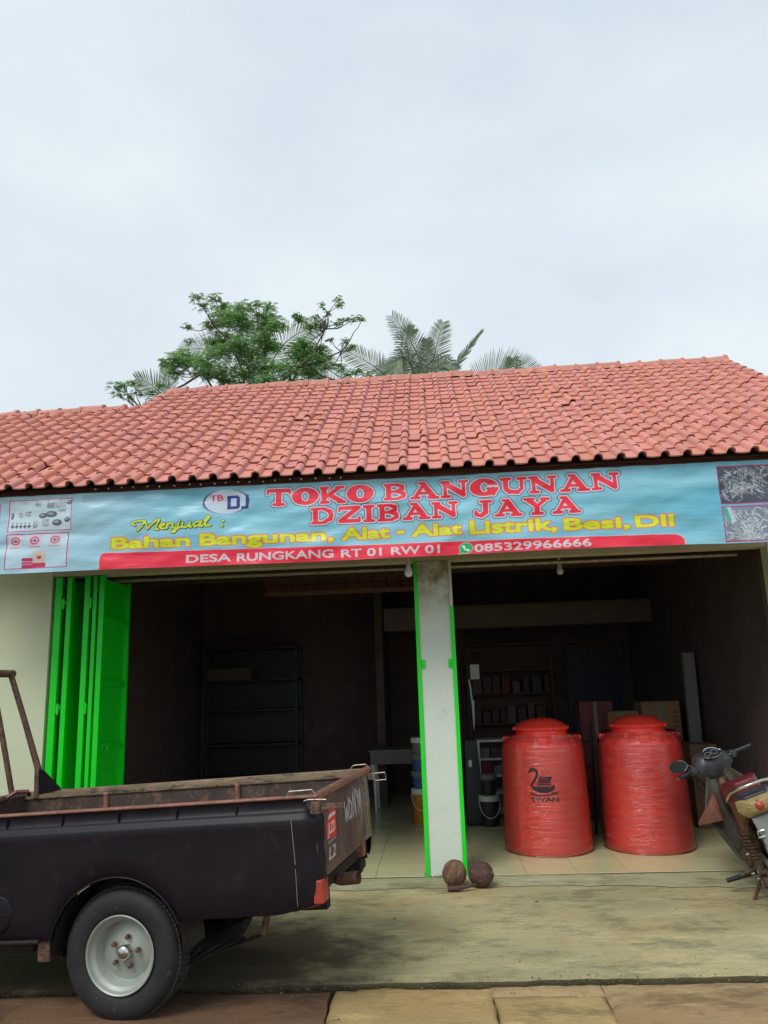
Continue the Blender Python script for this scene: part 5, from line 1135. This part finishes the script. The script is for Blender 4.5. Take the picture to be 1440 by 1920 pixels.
    # shocks
    for sg in (-1, 1):
        sh = pt('shock_absorber', MB().tube([(sg * .115, -.06, .56), (sg * .125, -.02, .26)], .011, 8).tube([(sg * .122, -.03, .36), (sg * .125, -.02, .27)], .024, 10), 'engine')
        sp = []
        for k in range(73): a = 2 * math.pi * k / 8.5; t_ = k / 72; sp.append((sg * (.115 + .007 * t_) + .027 * math.cos(a), -.058 + .026 * t_ + .027 * math.sin(a), .545 - .19 * t_))
        pt('coil_spring', MB().tube(sp, .0052, 5), 'rust', sh)
        pt('swingarm', MB().tube([(sg * .10, .42, .30), (sg * .11, 0, .275), (sg * .11, -.05, .275)], [.018, .02, .016], 8), 'rust')
    pt('chain_case', MB().hull([(-.085, .42, .36), (-.085, .42, .24), (-.085, -.05, .34), (-.085, -.05, .20), (-.06, .42, .36), (-.06, .42, .24), (-.06, -.05, .34), (-.06, -.05, .20)], .01), 'fender')
    pt('axle_nut', MB().lathe([(0, -.016), (.016, -.014), (.018, .0)], 6, axis='x', c=(-.135, 0, .275)), 'steel')
    pt('engine', MB().hull([(sx * w, y, z) for y, w, z in ((.62, .08, .34), (.62, .08, .24), (.34, .11, .38), (.34, .11, .18), (.45, .12, .16), (.55, .11, .18)) for sx in (-1, 1)], .02), 'engine')
    cy = MB()
    for k in range(7): cy.box(-.06, .06, .62 + .022 * k, .632 + .022 * k, .24, .36)
    pt('cylinder_fins', cy, 'engine', sm=None)
    pt('engine_cover', MB().lathe([(0, -.035), (.06, -.03), (.075, -.012), (.08, .0)], 24, axis='x', c=(-.115, .43, .26)), 'engine')
    pt('footpeg', MB().tube([(-.06, .38, .17), (-.33, .34, .20)], .016, 8), 'black'); pt('footpeg', MB().tube([(.06, .38, .17), (.27, .36, .18)], .016, 8), 'black')
    pt('pillion_peg', MB().tube([(-.11, .16, .30), (-.15, .10, .27), (-.25, .08, .27)], [.012, .012, .017], 8), 'engine')
    pt('gear_lever', MB().tube([(-.13, .44, .20), (-.15, .56, .16), (-.19, .60, .17)], .008, 6).tube([(-.13, .44, .20), (-.15, .26, .17)], .008, 6), 'steel')
    pt('side_stand', MB().tube([(-.09, .26, .19), (-.24, .20, .06), (-.40, .14, -.137)], [.014, .012, .010], 8).hull([(-.43, .11, -.152), (-.37, .11, -.135), (-.37, .18, -.135), (-.43, .18, -.152), (-.42, .15, -.128), (-.38, .15, -.118)]), 'rust')
    pt('centre_stand', MB().tube([(-.10, .22, .19), (-.13, .03, .10), (-.17, -.06, .085)], .012, 8).tube([(.10, .22, .19), (.13, .03, .10), (.17, -.06, .085)], .012, 8).tube([(-.12, .08, .12), (.12, .08, .12)], .010, 8), 'rust')
    pt('exhaust', MB().tube([(.06, .66, .24), (.10, .45, .13), (.14, .2, .17), (.15, .0, .22), (.15, -.34, .30)], [.015, .015, .03, .045, .042], 12), 'chrome')
    pt('kick_starter', MB().tube([(.12, .36, .24), (.17, .32, .26), (.18, .22, .40)], .010, 6), 'steel')
    for k in range(7): rn = random.Random(k + 40); x_, y_, z_ = -.13 + rn.uniform(-.02, .03), rn.uniform(-.05, .5), rn.uniform(.16, .36); pt('bolt', MB().lathe([(0, -.012), (.010, -.011), (.012, .0), (.012, .012)], 6, axis='x', c=(x_, y_, z_)), 'steel')
    pt('mud_flap', MB().hull([(-.06, -.30, .34), (.06, -.30, .34), (-.05, -.33, .12), (.05, -.33, .12), (-.06, -.31, .34), (.05, -.34, .12)]), 'black')
    pt('frame_tube', MB().tube([(-.10, .45, .44), (-.12, .20, .40), (-.12, .0, .44), (-.10, -.20, .64)], .013, 8).tube([(-.08, .62, .38), (-.09, .50, .44), (-.10, .30, .46)], .012, 8), 'rust')
    pt('small_brackets', MB().tube([(-.12, .12, .34), (-.15, .02, .20), (-.13, -.04, .17)], .010, 6).tube([(-.10, .25, .32), (-.14, .10, .22)], .012, 6).box(-.15, -.09, -.08, -.03, .20, .25, bevel=.006).box(-.14, -.09, .10, .16, .20, .28, bevel=.008), 'engine')
motorcycle()

# ================================================================== TREES
def leaf_faces(m, rnd, c, R, n, spray=8, ll=.040, flat=.75):
    """compound leaves: short stalks with paired leaflets, drooping outward from the clump centre"""
    for _ in range(n):
        d = Vector((rnd.gauss(0, 1), rnd.gauss(0, 1), rnd.gauss(.15, .8))).normalized(); rr = R * rnd.random() ** .45
        p = c + Vector((d.x, d.y, d.z * flat)) * rr; a = rnd.uniform(0, 6.283); ax = Vector((math.cos(a), math.sin(a), rnd.uniform(-.55, .25))).normalized()
        L = R * rnd.uniform(.5, .9) * (1 if R > .12 else 1.3); L = min(L, .19); sd = ax.cross(Vector((0, 0, 1))).normalized(); up = sd.cross(ax)
        for k in range(spray):
            t = (k + .6) / spray; q = p + ax * L * t - Vector((0, 0, 1)) * L * .35 * t * t
            for s in (-1, 1):
                l = ll * 1.15 * rnd.uniform(.8, 1.25) * (1 - .4 * t); w = l * .32; dr = (sd * s + ax * .35 + up * rnd.uniform(-.35, .25)).normalized(); wv = ax * w
                tip = q + dr * l; mid = q + dr * l * .5
                m.add([q, mid - wv, tip, mid + wv], [(0, 1, 2, 3)])
def branch(m, a, b, r0, r1, rnd, wob_=.12, n=6):
    a, b = Vector(a), Vector(b); L = (b - a).length; pts = []; o1 = Vector((rnd.gauss(0, 1), rnd.gauss(0, 1), rnd.gauss(0, .6))) * L * wob_
    for k in range(n + 1):
        t = k / n; pts.append(a.lerp(b, t) + o1 * math.sin(math.pi * t) + Vector((0, 0, -L * .10)) * math.sin(math.pi * t) + Vector((rnd.gauss(0, 1), rnd.gauss(0, 1), rnd.gauss(0, 1))) * L * .015 * (0 < k < n))
    m.tube(pts, [r0 + (r1 - r0) * k / n for k in range(n + 1)], 6, cap=False); return pts
CL = [(-4.97,8.85,10.1,0.14,0),(-4.84,9.02,9.95,0.17,0),(-4.55,8.93,10.06,0.17,0),(-4.41,9.06,9.96,0.16,0),(-5.22,9.07,9.5,0.13,0),(-5.07,8.76,8.98,0.12,0),(-3.6,8.73,9.74,0.16,0),(-3.44,9.19,9.94,0.19,0),(-3.25,8.87,9.55,0.14,0),(-3.53,8.85,9.56,0.17,0),(-2.67,9.28,9.59,0.17,0),(-2.44,8.98,9.28,0.17,0),(-2.77,9.19,9.68,0.12,0),(-2.16,8.99,9.77,0.11,0),(-2.07,9.08,9.63,0.1,0),(-1.76,8.8,9.78,0.12,0),(-1.77,9.08,9.79,0.1,0),(-2.24,9.21,9.37,0.14,0),(-2.29,9.01,9.5,0.11,0),(-2.11,9.14,9.42,0.11,0),(-1.8,9.1,9.38,0.11,0),(-1.65,8.76,9.26,0.1,0),(-1.51,9.14,9.47,0.11,0),(-1.35,9.05,9.45,0.11,0),(-1.27,8.89,9.3,0.07,0),(-1.94,8.74,8.8,0.09,0),(-1.67,9.2,9.0,0.11,0),(-1.48,8.98,8.73,0.11,0),(-1.58,9.12,8.74,0.09,0),(-1.78,9.21,8.35,0.14,0),(-1.94,9.12,8.38,0.12,0),(-4.54,9.59,10.01,0.25,1),(-4.09,8.85,9.47,0.26,1),(-4.73,9.42,9.67,0.2,1),(-3.93,8.92,9.76,0.19,1),(-4.04,9.61,9.71,0.25,1),(-4.39,9.53,9.3,0.27,1),(-4.32,8.44,8.54,0.23,1),(-4.68,8.49,8.34,0.23,1),(-3.9,8.6,8.71,0.28,1),(-3.92,9.65,8.93,0.29,1),(-3.5,8.91,8.95,0.26,1),(-3.44,9.18,9.46,0.22,1),(-3.11,8.72,9.22,0.19,1),(-3.29,9.01,8.86,0.21,1),(-3.37,8.84,8.29,0.26,1),(-3.82,8.79,8.17,0.25,1),(-4.39,9.12,8.34,0.26,1),(-4.75,9.12,8.36,0.19,1),(-5.39,9.57,8.85,0.22,1),(-5.53,9.25,8.79,0.19,1),(-5.9,9.6,8.9,0.15,1),(-5.61,9.5,8.58,0.17,1),(-5.49,9.69,9.11,0.17,1),(-4.67,9.24,9.18,0.17,1),(-2.84,8.53,8.12,0.2,1),(-2.78,9.5,8.79,0.22,1),(-2.56,9.65,8.97,0.22,1),(-2.3,9.57,8.92,0.22,1),(-2.35,9.1,8.46,0.21,1),(-2.14,9.3,8.6,0.14,1),(-2.5,8.6,8.68,0.16,1),(-2.83,9.46,9.04,0.15,1),(-2.59,9.1,8.22,0.21,1),(-2.87,8.7,7.89,0.18,1),(-3.27,8.39,7.79,0.2,1),(-4.37,9.5,8.24,0.22,1),(-3.92,9.69,8.26,0.22,1),(-2.03,8.42,8.03,0.11,1),(-3.25,9.42,8.08,0.19,1),(-2.21,8.87,7.98,0.09,1),(-6.72,8.8,8.04,0.16,2),(-6.58,8.88,8.1,0.16,2),(-6.45,9.15,8.25,0.14,2),(-6.41,9.21,8.06,0.14,2),(-6.57,8.74,7.82,0.14,2),(-6.52,9.06,7.88,0.12,2),(-6.2,8.75,7.5,0.09,2),(-6.47,9.12,7.59,0.07,2),(-5.75,8.91,8.06,0.14,2),(-6.04,9.21,8.04,0.12,2),(-1.61,9.27,8.23,0.14,3),(-1.41,9.0,8.17,0.14,3),(-1.2,9.28,8.15,0.14,3),(-1.63,8.89,7.93,0.14,3)]
HUB = [(-4.12, 9.0, 8.8), (-2.69, 9.0, 8.35), (-2.09, 9.0, 9.2), (-4.83, 9.0, 8.35), (-6.19, 9.0, 7.6), (-3.4, 9.0, 9.1), (-1.74, 9.0, 8.65), (-4.61, 9.0, 9.5), (-1.53, 9.0, 7.9)]
def leafy_tree():
    rnd = random.Random(21); t = thing('leafy_tree', (-3.7, 9.2, 0), 'feathery green tree rising behind the left half of the roof', 'tree'); O = Vector((-3.7, 9.2, 0))
    w = MB(); fork = Vector((-3.75, 9.1, 6.6)); w.tube([Vector((-3.7, 9.2, -.2)) - O, Vector((-3.6, 9.15, 2)) - O, Vector((-3.8, 9.1, 4.5)) - O, fork - O], [.20, .16, .13, .10], 10)
    hubs = [Vector(h) for h in HUB]; par = {2: 1, 6: 1, 8: 1, 4: 3, 7: 0, 5: None}
    for i, h in enumerate(hubs):
        s = hubs[par[i]] if par.get(i) is not None else fork
        branch(w, s - O, h - O, .055 if s is fork else .028, .022 if s is fork else .014, rnd, .06)
    lf = MB()
    for x, y, z, R, g in CL:
        c = Vector((x, y, z)); h = min(hubs, key=lambda q: (q - c).length + (.6 if q.z > c.z + .3 else 0)); branch(w, h - O, c - O, .014, .006, rnd, .12, 5)
        n = int((52 if g == 1 else 24) * (R / .15) ** 2)
        leaf_faces(lf, rnd, c - O, R * (1.22 if g == 1 else 1.05), n, flat=.8 if g == 1 else .6)
        for _ in range(3 if g == 1 else 4):
            d = Vector((rnd.gauss(0, 1), rnd.gauss(0, 1), rnd.gauss(.2, .7))).normalized(); branch(w, c - O, c - O + d * R * .9, .005, .002, rnd, .1, 3)
    tk = w.build('trunk', 'bark', t, smooth=60, clean=False); cr = lf.build('crown', 'leaf', t, clean=False); tag(cr, kind='stuff')
leafy_tree()
def frond(base, mid, tip, ll, parent, O, rnd, n=46, droop=.35, spread=1., r=.022, side=None):
    b, m_, t_ = Vector(base) - O, Vector(mid) - O, Vector(tip) - O; m_ = m_ * 2 - (b + t_) * .5
    P_ = lambda t: b * (1 - t) ** 2 + m_ * 2 * t * (1 - t) + t_ * t * t
    rc = MB().tube([P_(k / 12) for k in range(13)], [r * (1 - .85 * k / 12) + .002 for k in range(13)], 6)
    bl = MB(); dep = Vector((.15, 1, .1)).normalized()
    for k in range(n):
        t = .16 + .83 * k / (n - 1); q = P_(t); tg = (P_(min(1, t + .02)) - P_(t - .02)).normalized(); sd = tg.cross(dep).normalized()
        l = ll * .92 * (math.sin(math.pi * min(1, .22 + t * .72)) ** .7) * rnd.uniform(.88, 1.1)
        for s in (-1, 1):
            if side and s != side and rnd.random() < .3: continue
            d = (sd * s * spread + tg * (.55 + .5 * t) + dep * rnd.uniform(-.35, .1)).normalized(); dw = Vector((0, 0, -1)); w = .009 + .005 * rnd.random(); wn = d.cross(dep).normalized() * w
            p1 = q + d * l * .45 + dw * l * droop * .12; p2 = q + d * l * .8 + dw * l * droop * .42; p3 = q + d * l + dw * l * droop * .75
            bl.add([q - wn * .6, q + wn * .6, p1 + wn, p1 - wn, p2 + wn * .7, p2 - wn * .7, p3], [(0, 1, 2, 3), (3, 2, 4, 5), (5, 4, 6)])
    o = rc.build('frond', 'palm', parent, smooth=60); lf = bl.build('leaflets', 'palm', o, clean=False)
def palm(loc, label, fr, trunk_top, extra):
    rnd = random.Random(int(loc[0] * 100) + 7); t = thing('coconut_palm', loc, label, 'palm tree', 'coconut palms growing behind the roof'); O = Vector(loc); tt = Vector(trunk_top)
    MB().tube([Vector((0, 0, -.2)), Vector((.25, 0, loc[2] + 2.5)), Vector((.15, 0, 5)), tt - O], [.20, .15, .13, .14], 12).build('trunk', 'bark', t, smooth=60)
    for f in fr: frond(*f[:3], f[3], t, O, rnd, **(f[4] if len(f) > 4 else {}))
    for k in range(extra):
        a = 6.283 * k / extra + .5; d = Vector((math.cos(a), abs(math.sin(a)) * .8 + .2, 0)); frond(tt, tt + d * 1.2 + Vector((0, 0, .35)), tt + d * 2.3 + Vector((0, 0, -.9)), .5, t, O, rnd, n=30, droop=.8)
palm((.05, 12.1, 0), 'tall coconut palm rising behind the middle of the roof ridge', [
    ((0, 12.0, 8.2), (-.05, 12.0, 9.6), (-.72, 11.8, 10.85), .72, dict(n=54, droop=.25)),
    ((.10, 12.1, 8.2), (.28, 12.1, 9.56), (.62, 12.1, 10.72), .66, dict(n=54, droop=.25)),
    ((.2, 12.0, 8.25), (.75, 12.0, 9.23), (1.60, 12.0, 10.36), .42, dict(n=40, spread=.28, droop=.15)),
    ((-.07, 11.9, 8.19), (-1.0, 11.9, 9.30), (-2.04, 11.9, 10.02), .62, dict(n=48, droop=.1)),
    ((-.0, 11.8, 8.26), (-.35, 11.4, 9.4), (-.75, 11.0, 8.9), .6, dict(n=44, droop=.7)),
    ((.07, 11.9, 8.26), (.12, 11.9, 9.42), (.15, 11.9, 10.16), .5, dict(n=44, droop=.3)),
    ((0, 12.0, 8.1), (-.5, 12.0, 9.3), (-1.2, 12.0, 9.35), .6, dict(n=40, droop=.3)),
    ((.1, 11.8, 8.1), (.35, 11.6, 9.2), (.85, 11.4, 9.1), .55, dict(n=40, droop=.6)),
    ((.05, 11.9, 8.2), (-.35, 11.9, 9.9), (-.2, 11.9, 10.5), .5, dict(n=44, droop=.3))], (.05, 12.1, 8.15), 4)
palm((2.0, 12.6, 0), 'coconut palm right of the tallest one with only frond tips above the ridge', [
    ((1.3, 12.3, 8.5), (1.9, 12.3, 9.33), (2.95, 12.3, 9.30), .75, dict(n=44, droop=.0)),
    ((1.5, 12.5, 8.4), (2.2, 12.5, 9.2), (2.4, 12.5, 9.75), .5, dict(n=36, droop=.1))], (1.9, 12.6, 8.3), 4)
palm((-4.3, 12.4, 0), 'coconut palm half hidden behind the feathery tree', [
    ((-4.48, 12.0, 8.66), (-5.3, 12.0, 10.1), (-6.35, 12.0, 10.25), .75, dict(n=46, droop=.2)),
    ((-4.2, 12.0, 8.65), (-3.7, 12.0, 10.2), (-2.6, 12.0, 10.75), .85, dict(n=50, droop=.3)),
    ((-4.2, 12.0, 8.5), (-3.0, 12.0, 9.7), (-1.9, 12.0, 8.9), .8, dict(n=46, droop=.3)),
    ((-4.34, 12.0, 8.66), (-4.4, 12.0, 10.4), (-4.0, 12.0, 11.2), .7, dict(n=44, droop=.3))], (-4.3, 12.4, 8.5), 4)
palm((-6.05, 11.3, 0), 'short palm at the left edge of the trees above the roof step', [
    ((-6.09, 11.0, 7.8), (-6.50, 11.0, 8.72), (-7.15, 11.0, 9.15), .62, dict(n=40, droop=.1)),
    ((-6.09, 11.0, 7.83), (-6.30, 11.0, 8.83), (-6.25, 11.0, 9.45), .45, dict(n=36, droop=.1)),
    ((-6.09, 11.0, 7.8), (-6.8, 11.0, 8.2), (-7.3, 11.0, 8.1), .5, dict(n=36, droop=.4))], (-6.05, 11.3, 7.75), 3)

# grit and crumbs on the paving, thicker along the crack
rnd = random.Random(2); gm = MB()
for k in range(1500):
    x = rnd.uniform(-2.5, 2.8); q = rnd.random()
    y = crack_y(x) + rnd.gauss(-.02, .05) if q < .45 else (rnd.uniform(-2.1, -.05) if q < .65 else rnd.uniform(-3.4, -2.3))
    r = rnd.uniform(.0015, .0045) * (1.9 if rnd.random() < .08 else 1); z = -.009 if y > crack_y(x) else -.016
    a = rnd.uniform(0, 6.28); c_, s_ = math.cos(a) * r, math.sin(a) * r; e = rnd.uniform(.5, 1.3)
    gm.add([(x + c_, y + s_, z), (x - s_ * e, y + c_ * e, z), (x - c_, y - s_, z), (x + s_ * e, y - c_ * e, z), (x + s_ * .2, y, z + r * 1.1)], [(0, 1, 4), (1, 2, 4), (2, 3, 4), (3, 0, 4)])
tag(gm.build('grit', 'grit'), kind='stuff')
for (x, y, a, l), lab in zip(((.62, -.75, .4, .022), (-.35, -1.1, 2.0, .026), (1.75, -1.9, 1.1, .024)), ('small curled dry leaf on the concrete in front of the swan tank', 'dry leaf lying on the concrete between pillar and truck', 'dry leaf near the dark crack at the lower right')):
    c_, s_ = math.cos(a), math.sin(a)
    o = MB().add([(-l * c_, -l * s_, 0), (s_ * l * .35, -c_ * l * .35, .006), (l * c_, l * s_, .002), (-s_ * l * .35, c_ * l * .35, .007), (0, 0, .001)], [(0, 1, 4), (1, 2, 4), (2, 3, 4), (3, 0, 4)]).build('fallen_leaf', 'dryleaf')
    o.location = (x, y, -.008); tag(o, lab, 'leaf')
